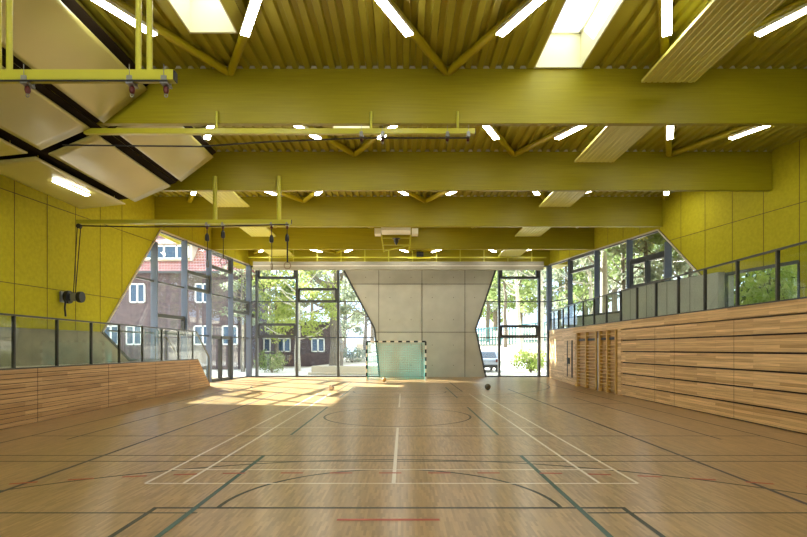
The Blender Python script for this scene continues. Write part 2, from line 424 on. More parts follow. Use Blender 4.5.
m = MB(); m.bar(rw(19.97, 4.32, -.02), rw(22.4, 6.64, -.02), .07, .05); m.bar(rw(22.4, 6.63, -.02), rw(31.95, 6.66, -.02), .07, .06)
m.build('glazing_trim', M['plaster'], wr)
m = MB(); m.prism([rw(y, z, -.22) for y, z in [(18.95, 2.3), (24.6, 2.3), (24.6, 4.38), (18.95, 4.38)]], ROUT * .5)
m.prism([rw(y, z, .0) for y, z in [(24.6, 2.3), (32.0, 2.3), (32.0, 3.4), (24.6, 3.4)]], ROUT * .3)
wg = struct('wall_right_gallery', m, M['concrete'], 'grey concrete parapet wall on the right gallery under the side glazing', 'wall')
m = MB()
for y in (20.3, 21.55, 22.8, 23.9): wline(m, lambda a, b, o: rw(a, b, o - .22), (y, 2.7), (y, 4.36), .02)
m.build('board_joints', M['joint'], wg)
m = MB(); m.prism([rw(y, z, .02) for y, z in [(16.2, 2.3), (18.95, 2.3), (18.95, 3.1), (16.2, 3.1)]], ROUT * .25)
struct('wall_right_sill', m, M['plaster'], 'beige sill wall under the low gallery window', 'wall')
# right gallery floor and left platform with stairs
m = MB(); m.prism([(7.96, YF, 2.3), (7.96, 24.4, 2.3), (8.71, 31.5, 2.3), (xr(31.5), 31.5, 2.3), (xr(YF), YF, 2.3)], (0, 0, .3))
struct('floor_gallery', m, M['concrete_dark'], 'concrete gallery deck behind the right glass balustrade', 'floor')
m = MB()
yy = 22.45
m.add([(xtl(YF) - .12, YF, 0), (xtl(yy) - .12, yy, 0), (xl(yy), yy, 0), (xl(YF), YF, 0), (xtl(YF) - .12, YF, 1.18), (xtl(yy) - .12, yy, 1.18), (xl(yy), yy, 1.18), (xl(YF), YF, 1.18)],
    [(0, 1, 2, 3), (7, 6, 5, 4), (0, 4, 5, 1), (1, 5, 6, 2), (2, 6, 7, 3), (3, 7, 4, 0)])
struct('floor_platform', m, M['plaster'], 'raised pale entrance platform behind the left timber wall', 'floor')
st = MB()
for i in range(6):
    a = 22.46 + i * .27; st.box(xl(22.5) + .25, a, 0, xtl(23) - .2, a + .28, 1.18 - (i + 1) * .168)
tag(st.build('steps', M['concrete_dark']), 'pale concrete steps down from the left platform beside the slanted timber end', 'steps')

# timber wall, left: real slats with grooves
m = MB(); yS0, yS1 = 22.5, 24.04
def lpt(y, z, out): return (xtl(y) - out, y, z)
m.prism([lpt(YF, 0, .025), lpt(yS1, 0, .025), lpt(yS0, 1.24, .025), lpt(YF, 1.24, .025)], (-.10, 0, 0), M['gap'])
for i in range(12):
    z0 = .012 + i * .1025; z1 = z0 + .088
    e0 = yS1 - (yS1 - yS0) * z0 / 1.25; e1 = yS1 - (yS1 - yS0) * z1 / 1.25
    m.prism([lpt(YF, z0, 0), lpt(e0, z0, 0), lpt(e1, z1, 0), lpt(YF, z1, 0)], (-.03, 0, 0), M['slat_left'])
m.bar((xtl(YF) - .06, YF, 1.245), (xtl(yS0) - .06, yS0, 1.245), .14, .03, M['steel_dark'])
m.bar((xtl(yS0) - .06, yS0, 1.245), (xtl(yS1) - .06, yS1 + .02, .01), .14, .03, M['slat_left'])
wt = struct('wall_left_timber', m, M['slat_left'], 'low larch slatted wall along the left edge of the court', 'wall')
m = MB()
for y in (9.15, 12.24, 15.34, 18.45, 21.6): m.bar((xtl(y) + .001, y, .01), (xtl(y) + .001, y, 1.23), .012, .004, up=(1, 0, 0))
m.build('board_joints', M['gap'], wt)

# timber wall, right
XR = 7.8
m = MB(); m.box(XR, YF, 2.385, XR + .15, 19.42, 2.65); m.box(XR, 19.42, 2.385, XR + .15, 24.7, 2.65)
m.box(XR, 19.30, 0, XR + .15, 19.62, 2.385)
m.prism([(XR, 24.35, 0), (8.56, 31.6, 0), (8.56, 31.6, 2.76), (XR, 24.35, 2.65)], (.15, 0, 0))
m.box(XR + .13, 19.6, 0, XR + .22, 24.4, 2.4)
wtr = struct('wall_right_timber', m, M['slat_right'], 'larch clad wall under the right gallery', 'wall')
m = MB(); m.bar((XR + .05, YF, 2.665), (XR + .05, 24.5, 2.665), .12, .03); m.bar((XR + .05, 24.5, 2.665), (8.61, 31.6, 2.775), .12, .03)
m.build('coping', M['steel_dark'], wtr)
# retractable bleacher: six riser boards
bl = thing('retractable_bleacher', 'folded larch fronted bleacher of six stacked boards along the right wall', 'bleacher', (XR, 12, 0))
m = MB(); m.box(XR + .06, YF + .2, 0, XR + .14, 19.28, 2.37); m.build('backing', M['gap'], bl)
for i in range(6):
    m = MB(); z0 = .03 + i * .393
    m.box(XR, YF + .2, z0, XR + .055, 19.28, z0 + .353)
    m.build('riser_board', M['slat_right'], bl)
for y in (7.0, 9.9, 12.7, 15.5, 16.7):
    m = MB()
    for i in range(6): m.bar((XR - .001, y, .03 + i * .393), (XR - .001, y, .383 + i * .393), .008, .003, up=(1, 0, 0))
    m.build('board_joint', M['gap'], bl)
# wall bars
def wall_bars(y0, y1, label):
    t = thing('wall_bars', label, 'wall bars', (XR, (y0 + y1) / 2, 0), 'wall bars beside the right door')
    for k in range(3):
        y = y0 + .05 + (y1 - y0 - .1) * k / 2
        m = MB(); m.box(XR - .03, y - .045, 0, XR + .10, y + .045, 2.38); m.build('upright', M['bar_wood'], t)
    for k in range(14):
        z = .16 + k * .137 if k < 13 else 2.22
        m = MB()
        m.tube([(XR + .02, y0 + .05, z), (XR + .02, y1 - .05, z)], .026, 8); m.build('rung', M['bar_wood'], t)
    m = MB()
    for k in range(2):
        a = y0 + .13 + (y1 - y0 - .1) * k / 2; m.box(XR + .03, a, 2.02, XR + .10, a + (y1 - y0) / 2 - .22, 2.11)
    m.build('top_pad', M['black'], t)
wall_bars(21.75, 24.2, 'wooden wall bars next to the narrow windowed door')
wall_bars(19.72, 21.45, 'wooden wall bars next to the folded bleacher')
m = MB(); m.box(XR + .0, 21.53, 0, XR + .08, 21.67, 2.1, M['metal']); m.box(XR, 21.53, 2.1, XR + .08, 21.67, 2.38, M['black'])
tag(m.build('divider_post'), 'pale upright strip between the two wall bars', 'post')
# door in the right wall
def xrd(y): return XR + .76 * (y - 24.35) / 7.25
d1 = thing('door_1', 'larch clad double door with two narrow window slits', 'door', (xrd(25.6), 25.6, 0), kind='structure')
for (a, b, g0, g1) in ((24.45, 25.75, 24.95, 25.25), (25.77, 27.0, 26.1, 26.3)):
    m = MB(); m.prism([(xrd(a) - .012, a, .01), (xrd(b) - .012, b, .01), (xrd(b) - .012, b, 2.25), (xrd(a) - .012, a, 2.25)], (.02, 0, 0)); m.build('leaf', M['slat_right'], d1)
    m = MB(); m.prism([(xrd(g0) - .02, g0, .33), (xrd(g1) - .02, g1, .33), (xrd(g1) - .02, g1, 2.07), (xrd(g0) - .02, g0, 2.07)], (.01, 0, 0)); m.build('vision_panel', M['gap'], d1)
m = MB()
for y in (25.6, 25.9): m.box(xrd(y) - .07, y - .02, .95, xrd(y) - .01, y + .02, 1.25)
m.build('handle', M['black'], d1)

# ------------------------------------------------------------------ back wall
def bx(px): return (px - 403.5) * 32 / F
m = MB()
conc = [(bx(341.5), 6.62), (bx(374.8), 2.86), (bx(379.8), 0), (bx(485.3), 0), (bx(475), 2.85), (bx(496.5), 6.62)]
m.prism([(x, 31.75, z) for x, z in conc], (0, .45, 0))
wb = struct('wall_back', m, M['concrete'], 'six-sided fair-faced concrete wall between the two back windows', 'wall')
m = MB()
def jl(x0, z0, x1, z1): m.bar((x0, 31.745, z0), (x1, 31.745, z1), .025, .025, up=(0, 1, 0))
jl(bx(359.5) , 4.62 - .04, bx(359.5) + 0.001, 4.64)
for px in (379, 421.8, 464.4):
    jl(bx(px), 0.02 if px > 380 else .3, bx(px), 6.5)
jl(bx(349), 5.5, bx(490.5), 5.5); jl(bx(375.3), 2.66, bx(475.5), 2.66)
m.build('board_joints', M['joint'], wb)
m = MB()
for k in (0, 1, 3, 4):
    a, b_ = [(conc[k][0], 31.76, conc[k][1]), (conc[(k + 1) % 6][0], 31.76, conc[(k + 1) % 6][1])]
    m.bar(a, b_, .10, .06, up=(0, 1, 0))
m.build('edge_trim', M['frame'], wb)
m = MB()
for px in (366, 390, 411, 432, 453, 474):
    for z in (.7, 1.9, 3.4, 4.7, 5.9):
        x = bx(px)
        zl = [p for p in [(bx(379.8), 0), (bx(374.8), 2.86), (bx(341.5), 6.62)]]
        if px < 380 and z < 4.2: continue
        if px > 470 and z < 4.4 and z > 1.0: continue
        m.tube([(x, 31.74, z), (x, 31.76, z)], .022, 8)
m.build('tie_hole', M['joint'], wb)
m = MB(); m.box(xl(32) - .1, 31.9, 6.62, xr(32) + .1, 32.3, 8.35)
struct('wall_back_upper', m, M['beam'], 'olive band of wall above the back windows', 'wall')
# front wall behind the camera, with glazing
m = MB(); xa, xb = xl(YF) - .2, xr(YF) + .2
m.box(xa, YF - .3, 0, -8.5, YF, 8.35); m.box(8.5, YF - .3, 0, xb, YF, 8.35); m.box(-8.5, YF - .3, 6.2, 8.5, YF, 8.35)
struct('wall_front', m, M['yellow_panel'], 'yellow front wall behind the camera', 'wall')

# ------------------------------------------------------------------ windows
def glazing(name, label, fn, nrm, outline, verticals, transoms, sashes, th=.012, mull=None, door=None, edges=True):
    mw = .13 if mull else .085
    """fn(u, z, out) -> point. outline polygon of (u, z); verticals (u, z0, z1); transoms (u0, u1, z)"""
    t = thing(name, label, 'window', tuple(fn(outline[0][0], 0, 0)), kind='structure')
    m = MB(); m.prism([fn(u, z, .04) for u, z in outline], nrm * th); m.build('glass', M['glass'], t)
    if edges:
        m = MB(); n = len(outline)
        for i in range(n):
            p, q = outline[i], outline[(i + 1) % n]
            m.bar(fn(p[0], p[1], .04), fn(q[0], q[1], .04), .10, .10, up=tuple(nrm))
        m.build('frame', M['frame'], t)
    for (u, z0, z1) in verticals:
        m = MB(); m.bar(fn(u, z0, -.02), fn(u, z1, -.02), mw, .26, up=tuple(nrm)); m.build('mullion', mull or M['mullion'], t)
    for (u0, u1, z) in transoms:
        m = MB(); m.bar(fn(u0, z, .02), fn(u1, z, .02), .10, .06, up=(0, 0, 1)); m.build('transom', M['frame'], t)
    for (u0, u1, z0, z1) in sashes:
        m = MB(); e = .055
        for a, b in (((u0, z0), (u1, z0)), ((u1, z0), (u1, z1)), ((u1, z1), (u0, z1)), ((u0, z1), (u0, z0))):
            m.bar(fn(a[0], a[1], .0), fn(b[0], b[1], .0), .17, .13, up=tuple(nrm)) if False else m.bar(fn(a[0], a[1], .0), fn(b[0], b[1], .0), .15, .16, up=tuple(nrm))
        m.build('sash', M['frame'], t)
    return t
# left wall
ls = lambda z: 18.85 + (z - 2.27) / 4.35 * 3.65
glazing('window_1', 'tall glazed side wall on the left with a slanted edge and grey mullions', lw, LOUT,
    [(20.45, 1.25), (18.9, 2.27), (22.5, 6.60), (31.9, 6.62), (31.9, .02), (24.2, .02), (22.6, 1.2)],
    [(22.05, 1.25, 6.05), (24.46, .0, 6.6), (26.85, 0, 6.6), (29.4, 0, 6.6), (31.86, 0, 6.62)],
    [(19.2, 31.86, 2.32), (20.7, 31.86, 4.45)],
    [(24.55, 26.76, 4.5, 5.22), (22.14, 24.37, 2.36, 3.06), (26.94, 29.31, 5.83, 6.55), (29.49, 31.77, 3.75, 4.4),
     (26.97, 28.1, .08, 2.27), (28.2, 29.3, .08, 2.27)])
# back
bk = lambda u, z, o: Vector((u, 32.0 + o, z)); BN = Vector((0, 1, 0))
XLc, XRc = xl(32), xr(32)
glazing('window_2', 'glazed wall at the back left between the corner and the concrete', bk, BN,
    [(XLc + .1, .02), (XLc + .1, 6.6), (bx(342.5), 6.6), (bx(375.5), 2.86), (bx(380.5), .02)],
    [(-8.71, 0, 6.6), (-6.33, 0, 6.6), (-3.87, 0, 6.6)],
    [(XLc + .1, bx(375.5) - .1 + .0, 2.35), (XLc + .1, bx(361.5), 4.48)],
    [(-8.6, -6.45, 5.9, 6.55), (-8.6, -6.45, 2.44, 3.12), (-6.22, -3.98, 4.5, 5.22)], mull=M['frame'])
glazing('window_3', 'glazed wall at the back right between the concrete and the corner', bk, BN,
    [(bx(495.5), 6.6), (bx(474.3), 2.85), (bx(484.6), .02), (XRc - .05, .02), (XRc - .05, 6.6)],
    [(5.68, 0, 6.6), (8.05, 0, 6.6), (8.58, 0, 6.6)],
    [(bx(476), XRc, 2.35), (bx(484), XRc, 4.48)],
    [(5.79, 7.94, 5.9, 6.55), (5.79, 7.94, 2.42, 3.02)], mull=M['frame'])
# right
glazing('window_4', 'glazed side strip over the right gallery with grey blue mullions', rw, ROUT,
    [(31.9, 3.4), (24.6, 3.4), (24.6, 4.38), (20.05, 4.38), (22.4, 6.6), (31.9, 6.62)],
    [(31.86, 2.7, 6.6), (29.5, 3.4, 6.6), (26.9, 3.4, 6.6), (24.3, 4.38, 6.6), (21.8, 4.38, 6.0)],
    [(29.5, 31.86, 4.45)],
    [(26.99, 29.41, 5.86, 6.55), (21.95, 23.05, 4.45, 5.5), (23.13, 24.2, 4.45, 5.5), (21.9, 24.2, 5.52, 5.6)])
glazing('window_5', 'low window under the yellow wall on the right gallery', rw, ROUT, [(16.2, 3.1), (18.95, 3.1), (18.95, 4.3), (16.2, 4.3)], [], [], [])
glazing('window_6', 'wide glazing in the front wall behind the camera', lambda u, z, o: Vector((u, YF - .1 - o, z)), Vector((0, -1, 0)),
    [(-8.5, .02), (-8.5, 6.2), (8.5, 6.2), (8.5, .02)], [(x, 0, 6.2) for x in (-6, -3.6, -1.2, 1.2, 3.6, 6)], [(-8.5, 8.5, 2.35), (-8.5, 8.5, 4.45)], [])

# ------------------------------------------------------------------ ceiling deck with skylight openings
SKY = [(-4.20, -3.30, 7.3, 10.6), (2.92, 3.93, 8.3, 11.92), (-1.97, -.96, 12.5, 15.35), (6.9, 7.9, 12.5, 14.2), (-4.4, -3.4, 18, 20.6), (1.0, 2.0, 23.2, 26.0), (-1.5, -.5, 28.2, 30.6), (-3.0, -2.0, 1.5, 4.5), (3.5, 4.5, -3, 0)]
def snap(x): return round((x + 13.475) / .275) * .275 - 13.475
HOLE = [(-13.475 + math.floor((a + 13.475 - .03) / .275) * .275, -13.475 + math.ceil((b + 13.475 + .03) / .275) * .275, c, d) for a, b, c, d in SKY]
prof = []
x = -13.475
while x < 16.4:
    prof += [(x, H_DECK), (x + .12, H_DECK), (x + .15, H_DECK + .075), (x + .245, H_DECK + .075)]
    x += .275
m = MB()
def quad(x0, z0, x1, z1, y0, y1): m.add([(x0, y0, z0), (x1, y0, z1), (x1, y1, z1), (x0, y1, z0)], [(0, 1, 2, 3)])
for (x0, z0), (x1, z1) in zip(prof, prof[1:]):
    xm = (x0 + x1) / 2
    cuts = sorted([(c, d) for a, b, c, d in HOLE if a < xm < b]); ya = YF - .2
    for c, d in cuts: quad(x0, z0, x1, z1, ya, c); ya = d
    quad(x0, z0, x1, z1, ya, 32.2)
me_deck = struct('ceiling', m, M['deck'], 'olive corrugated steel roof deck seen from below', 'ceiling')
m = MB()
for i, s in enumerate(SKY): pass
names = ['skylight with cream reveal in the nearest bay left of centre', 'large skylight glowing white in the nearest bay right of centre', 'small bright skylight just under the nearest beam left of centre',
         'skylight in the second bay right of centre', 'unseen skylight added in the third bay left of centre', 'unseen skylight added in the fourth bay', 'unseen skylight added in the last bay', 'unseen skylight added overhead left of the camera', 'unseen skylight added behind the camera']  # entries from the third bay on are unseen skylights added for their light
for i, (a, b, c, d) in enumerate(SKY):
    t = thing('skylight', names[i], 'skylight', ((a + b) / 2, (c + d) / 2, H_DECK))
    m = MB(); zt = 8.75; z0 = H_DECK - .02; e = .05; ha, hb = HOLE[i][0] - .005, HOLE[i][1] + .005
    q = MB(); q.box(ha, c - e, z0 - .005, a - .03, d + e, z0 + .2); q.build('curb', M['deck'], t); q = MB(); q.box(b + .03, c - e, z0 - .005, hb, d + e, z0 + .2); q.build('curb', M['deck'], t)
    m.box(a - .03, c - e, z0, a, d + e, zt); m.box(b, c - e, z0, b + .03, d + e, zt); m.box(a, c - e, z0, b, c, zt); m.box(a, d, z0, b, d + e, zt)
    m.build('shaft', M['offwhite'], t)
    m = MB(); f = .06
    m.box(a, c, zt - .1, a + f, d, zt); m.box(b - f, c, zt - .1, b, d, zt); m.box(a, c, zt - .1, b, c + f, zt); m.box(a, d - f, zt - .1, b, d, zt)
    m.build('frame', M['white'], t)
    m = MB(); m.box(a - e, c - e, zt, b + e, d + e, zt + .02); m.build('glass', M['glass'], t)
    portal('portal_skylight', ((a + b) / 2, (c + d) / 2, zt + .05), (0, 0, 0), b - a, d - c)

# ------------------------------------------------------------------ beams
BY = [6.95, 12.0, 17.05, 22.1, 27.15]
bl_names = ['deep olive glulam beam overhead, out of frame above the nearest rail', 'nearest and deepest-looking olive glulam beam across the whole ceiling', 'second olive glulam beam from the front', 'third olive glulam beam from the front', 'farthest free olive glulam beam in front of the back wall']
for i, y in enumerate(BY):
    m = MB(); a, b = xl(y + .1) + .0, xr(y + .16) - .0
    m.box(a, y, H_BEAM, b, y + .16, H_DECK - .002)
    bo = tag(m.build('roof_beam', M['beam'], bevel=.012), bl_names[i], 'beam', 'glulam roof beams', 'thing')
    if i:
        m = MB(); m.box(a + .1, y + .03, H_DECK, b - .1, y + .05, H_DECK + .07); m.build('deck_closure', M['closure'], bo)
# braces and tube lights
proto_b = proto_l = None
def leg(xa, ya, xb, yb, z, blabel):
    global proto_b
    m = MB(); m.tube([(xa, ya, z), (xb, yb, z)], .088, 14)
    tag(m.build('roof_brace', M['brace']), blabel, 'brace', 'diagonal roof braces', 'thing')
def tube_light(x, y, z, ang, label):
    global proto_l
    if proto_l is None:
        t = thing('tube_light', label, 'light', (x, y, z), 'tube lights')
        m = MB(); m.box(x - .085, y - .75, z, x + .085, y + .75, z + .07); m.build('housing', M['white'], t)
        m = MB(); m.box(x - .078, y - .74, z - .022, x + .078, y + .74, z); m.build('diffuser', M['tube'], t)
        proto_l = t; t.rotation_euler = (0, 0, ang)
    else: dup(proto_l, (x, y, z), label, ang)
NB = [[-6.425, -1.5, 3.425, 8.375], [-3.88, .97, 5.87], [-6.45, -1.55, 3.5, 8.43], [-8.8, -4.1, .9, 5.9, 10.8], [-6.5, -1.64, 3.54, 8.8], [-8.85, -3.98, .95, 5.9]]
bays = [(6.95, 12.0, 1, 'nearest bay'), (12.0, 17.05, 2, 'second bay'), (17.05, 22.1, 3, 'third bay'), (22.1, 27.15, 4, 'fourth bay'), (27.15, 31.9, 5, 'last bay')]
HS = 2.46
for (ya, yb, k, bn) in bays:
    zb = {3: 7.74, 5: 7.37}.get(k, 7.835)
    braces, lights = [], []
    for xn in NB[k]:
        for s in (-1, 1):
            xa = xn + s * HS
            if k == 1 and xn < -6: continue
            p = Vector((xn + s * .03, yb - .02, zb)); q = Vector((xa, ya + .24, zb))
            if k == 3 and xn > 10:
                if s > 0: continue
                p = Vector((xn - .25, yb - .4, zb))
            if not (xl(q.y) + .1 < q.x < xr(q.y) - .1 and xl(p.y) < p.x): continue
            braces.append((p, q))
            if k == 4: continue
            sl = s * HS / (yb - ya)
            ang = math.atan2(sl, 1.0)
            dmid = yb - (1.75 + .68)
            if k == 5: dmid = yb - 2.0
            if k == 3: dmid += .15
            xm = xn + sl * (yb - dmid)
            lights.append((xm, dmid, zb - .19, ang))
    if k == 2: lights = [l for l in lights if l[0] > -6.6]
    if k == 3: lights = [l for l in lights if l[0] > -8.6]
    braces.sort(key=lambda b: (b[0] + b[1]).x); lights.sort()
    for i, (p, q) in enumerate(braces): leg(p.x, p.y, q.x, q.y, zb, 'olive round steel roof brace in the %s, %s' % (bn, ORD[i]))
    for i, l in enumerate(lights): tube_light(*l, 'white tube light under the roof brace in the %s, %s' % (bn, ORD[i]))
# the bays behind the camera carry the same tubes, added unseen to light the hall
for j, (yb, nn) in enumerate(((6.95, 'bay over the camera'), (1.9, 'first bay behind the camera'))):
    for i, x in enumerate((-6.5, -2.6, 0, 2.3, 5.0, 8.6)): tube_light(x, yb - 2.4, 7.64, .45 * (-1) ** i, 'unseen white tube light added in the %s, %s' % (nn, ORD[i]))
# radiant panels
rad = None
def radiant(x0, x1, y0, y1, z, label):
    t = MB(); n = 9; wv = (x1 - x0) / n
    pts = []
    for i in range(n):
        a = x0 + i * wv; pts += [(a, z), (a + wv * .62, z), (a + wv * .74, z + .018), (a + wv * .9, z + .018)]
    pts += [(x1, z), (x1, z + .06), (x0, z + .06)]
    t.prism([(x, y0, zz) for x, zz in pts], (0, y1 - y0, 0))
    tag(t.build('radiant_panel', M['radiant']), label, 'ceiling panel', 'ribbed radiant ceiling panels', 'thing')
radiant(5.04, 6.16, 7.3, 11.4, 7.31, 'pale ribbed radiant panel in the nearest bay on the right')
radiant(5.12, 6.28, 12.5, 16.1, 7.25, 'pale ribbed radiant panel in the second bay on the right')
radiant(5.36, 6.58, 17.5, 21.3, 7.28, 'pale ribbed radiant panel in the third bay on the right')
radiant(5.5, 6.75, 22.5, 26.6, 7.22, 'pale ribbed radiant panel in the fourth bay on the right')
radiant(5.45, 6.7, 27.6, 31.0, 7.0, 'pale ribbed radiant panel in the last bay on the right')
radiant(-7.4, -6.1, 17.5, 21.3, 7.28, 'pale ribbed radiant panel in the third bay on the left')
radiant(-7.5, -6.3, 22.5, 26.6, 7.22, 'pale ribbed radiant panel in the fourth bay on the left')
radiant(-7.6, -6.3, 27.6, 31.0, 7.0, 'pale ribbed radiant panel in the last bay on the left')

# ------------------------------------------------------------------ glossy reflector sheets at left
def sheet(x0, z0, x1, z1, y0, y1, label, sag=.0):
    t = thing('ceiling_reflector', label, 'ceiling panel', ((x0 + x1) / 2, (y0 + y1) / 2, (z0 + z1) / 2), 'glossy ceiling reflectors')
    d = Vector((x1 - x0, 0, z1 - z0)).normalized(); up = Vector((-d.z, 0, d.x))
    m = MB(); nx, ny = 14, 14; vs = []; fs = []
    for j in range(ny + 1):
        for i in range(nx + 1):
            u, v = i / nx, j / ny
            off = .012 * math.sin(u * 7 + v * 5) * math.sin(v * 9 + x0) * (u * (1 - u) * v * (1 - v) * 16) ** .5
            p = Vector((x0, 0, z0)) + d * (u * math.hypot(x1 - x0, z1 - z0)) + up * off; p.y = y0 + (y1 - y0) * v
            vs.append(p)
    n = len(vs); vs2 = [p + up * .03 for p in vs]
    for j in range(ny):
        for i in range(nx):
            a = j * (nx + 1) + i; q = (a, a + 1, a + nx + 2, a + nx + 1); fs.append(q); fs.append(tuple(n + k for k in reversed(q)))
    rim = [i for i in range(nx + 1)] + [j * (nx + 1) + nx for j in range(1, ny + 1)] + [ny * (nx + 1) + i for i in range(nx - 1, -1, -1)] + [j * (nx + 1) for j in range(ny - 1, 0, -1)]
    for a, b in zip(rim, rim[1:] + rim[:1]): fs.append((a, b, n + b, n + a))
    m.add(vs + vs2, fs, None, True)
    for k in range(len(m.smooth) - len(rim), len(m.smooth)): m.smooth[k] = False
    m.build('sheet', M['reflector'], t)
    for u in (.12, .88):
        for v in (.08, .92):
            if z1 > 7: continue
            p = Vector((x0, 0, z0)) + d * (u * math.hypot(x1 - x0, z1 - z0)); y = y0 + (y1 - y0) * v
            q = MB(); q.tube([(p.x, y, p.z + .03), (p.x, y, H_DECK + .02)], .008, 6); q.build('hanger', M['paint'], t)
sheet(-6.61, 6.645, -5.64, 7.39, 7.95, 11.86, 'largest glossy olive ceiling sheet at upper left, tilted beside the nearest tube light')
sheet(-7.985, 6.04, -6.90, 6.52, 7.95, 11.84, 'glossy olive ceiling sheet at the left edge under the near apparatus rail')
sheet(-9.61, 5.83, -8.27, 5.97, 7.95, 11.84, 'small visible corner of a flat olive ceiling sheet at the left edge')
sheet(-6.61, 6.64, -5.65, 7.37, 12.27, 16.0, 'glossy olive ceiling sheet tilted highest, right below the nearest beam')
sheet(-7.985, 6.04, -6.92, 6.50, 12.1, 16.0, 'glossy olive ceiling sheet in the middle with shiny streaks, behind the nearest beam')
sheet(-9.61, 5.83, -8.27, 5.97, 12.1, 16.0, 'flat olive ceiling sheet along the left wall carrying a tube light')
dup(proto_l, (-8.72, 14.15, 5.90), 'white tube light set on the flat ceiling sheet by the left wall', PR(-4), (.8, .85, 1)).rotation_euler = (0, PR(-6), PR(-4))

def liner(poly, y0, y1, label):  # dark sheets put behind the reflectors to keep their gaps black-brown
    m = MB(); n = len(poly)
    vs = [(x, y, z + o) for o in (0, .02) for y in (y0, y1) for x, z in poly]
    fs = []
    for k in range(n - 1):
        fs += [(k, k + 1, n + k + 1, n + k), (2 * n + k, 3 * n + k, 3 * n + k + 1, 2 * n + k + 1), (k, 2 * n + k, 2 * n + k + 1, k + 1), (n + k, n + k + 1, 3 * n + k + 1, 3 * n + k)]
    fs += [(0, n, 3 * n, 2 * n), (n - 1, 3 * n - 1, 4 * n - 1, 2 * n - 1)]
    m.add(vs, fs); tag(m.build('ceiling_backing', M['matte']), label, 'ceiling liner', None, 'structure')
liner([(-9.75, 6.0), (-8.27, 6.15), (-7.95, 6.22), (-6.80, 6.635)], 7.9, 16.08, 'black-brown felt sheet behind the gaps between the lower glossy sheets')
liner([(-6.80, 6.66), (-6.60, 6.78), (-5.57, 7.565)], 7.9, 11.90, 'black-brown felt sheet over the largest glossy sheet')
liner([(-6.80, 6.66), (-6.60, 6.78), (-5.60, 7.54)], 12.26, 16.08, 'black-brown felt sheet over the highest tilted glossy sheet')

# ------------------------------------------------------------------ gym apparatus rails
def rail(name, label, x0, x1, y, z0, z1, hangers, hz, twin=False, hr_=.03):
    t = thing('apparatus_rail', label, 'rail', ((x0 + x1) / 2, y, z0), 'apparatus rails')
    h = z1 - z0
    m = MB(); m.box(x0, y - h * .45, z0, x1, y + h * .45, z1); m.build('track', M['paint'], t, bevel=.008)
    m = MB(); m.box(x1, y - h * .42, z0 + .005, x1 + .012, y + h * .42, z1 - .005); m.build('end_cap', M['black'], t)
    for hx in hangers:
        for s in ((-.045, .045) if twin else (0,)):
            m = MB(); m.tube([(hx + s * (1 if not twin else 1.55), y, z1 - .01), (hx + s * (1 if not twin else 1.55), y, hz)], .037 if twin else hr_, 12); m.build('hanger', M['paint'], t)
    return t
def trolley(x, y, z, label):
    t = thing('rail_trolley', label, 'trolley', (x, y, z), 'rail trolleys')
    m = MB(); m.box(x - .035, y - .078, z - .05, x + .035, y - .066, z + .03); m.box(x - .035, y + .066, z - .05, x + .035, y + .078, z + .03); m.box(x - .045, y - .078, z - .07, x + .045, y + .078, z - .045)
    m.tube([(x, y - .07, z + .02), (x, y - .07, z + .17)], .005, 6); m.build('carriage', M['metal'], t)
    m = MB(); m.lathe((x, y, z - .17), [(0, 0), (.026, .01), (.036, .045), (.032, .08), (.016, .1), (0, .1)], 12); m.build('buffer', M['maroon'], t)
    m = MB(); m.torus((x, y, z - .19), .02, .006, 'Y', 14, 6); m.build('hook', M['metal'], t)
rail('apparatus_rail', 'nearest yellow-green apparatus rail at the upper left on twin hangers', -5.9, -2.89, 6.80, 5.045, 5.175, [-5.05, -3.28], 7.92, True)
for x, l in ((-4.75, 'trolley hanging from the nearest rail, left one'), (-3.43, 'trolley hanging from the nearest rail, middle one'), (-3.0, 'trolley hanging from the nearest rail, at its right end')):
    trolley(x, 6.80, 5.06, l)
rail('apparatus_rail', 'long yellow-green apparatus rail along the foot of the nearest beam', -7.06, 1.58, 11.92, 6.42, 6.54, [-5.83 + 1.74 - .05, -.72, 1.20], 6.93)
for x, l in ((-.93, 'trolley on the rail of the nearest beam, leftmost'), (-.46, 'trolley on the rail of the nearest beam, second from left'), (.97, 'trolley on the rail of the nearest beam, third from left'), (1.43, 'trolley on the rail of the nearest beam, at its right end')):
    trolley(x, 11.92, 6.43, l)
rail('apparatus_rail', 'yellow-green apparatus rail on the second beam carrying four gym rings', -10.28, -3.53, 16.93, 5.60, 5.73, [-5.93, -3.92], 7.1, False, .07)
def ring(x, y, zt, zbob, zring, axis, strap, label):
    t = thing('gym_ring', label, 'gym ring', (x, y, zring), 'gym rings on the second rail')
    m = MB(); m.box(x - .03, y - .08, zt - .02, x + .03, y - .065, zt + .04); m.box(x - .03, y + .065, zt - .02, x + .03, y + .08, zt + .04); m.box(x - .05, y - .08, zt - .05, x + .05, y + .08, zt - .02); m.build('carriage', M['metal'], t)
    m = MB(); m.lathe((x, y, zt - .17), [(0, 0), (.035, .02), (.045, .06), (.02, .12), (0, .12)], 10); m.build('buffer', M['maroon'], t)
    m = MB(); m.lathe((x, y, zbob), [(0, 0), (.05, .0), (.068, .05), (.06, .17), (.03, .24), (0, .25)], 12); m.build('pulley_cover', M['black'], t)
    m = MB(); m.tube([(x, y, zbob + .2), (x, y, zt - .04)], .012, 6); m.tube([(x + .01, y, zring + .1), (x + .01, y, zbob + .02)], .012 if not strap else .026, 8); m.build('cord', M['rope'], t)
    m = MB(); m.torus((x + .01, y, zring), .105, .014, axis, 28, 8); m.build('ring', M['ring_wood'], t)
def rx(px): return (px - 403.5) * 16.93 / F
def rz(py): return CAMZ + (349 - py) * 16.93 / F
ring(rx(207.1), 16.93, 5.60, rz(241), rz(264), 'X', False, 'gym ring seen edge-on, leftmost of the four')
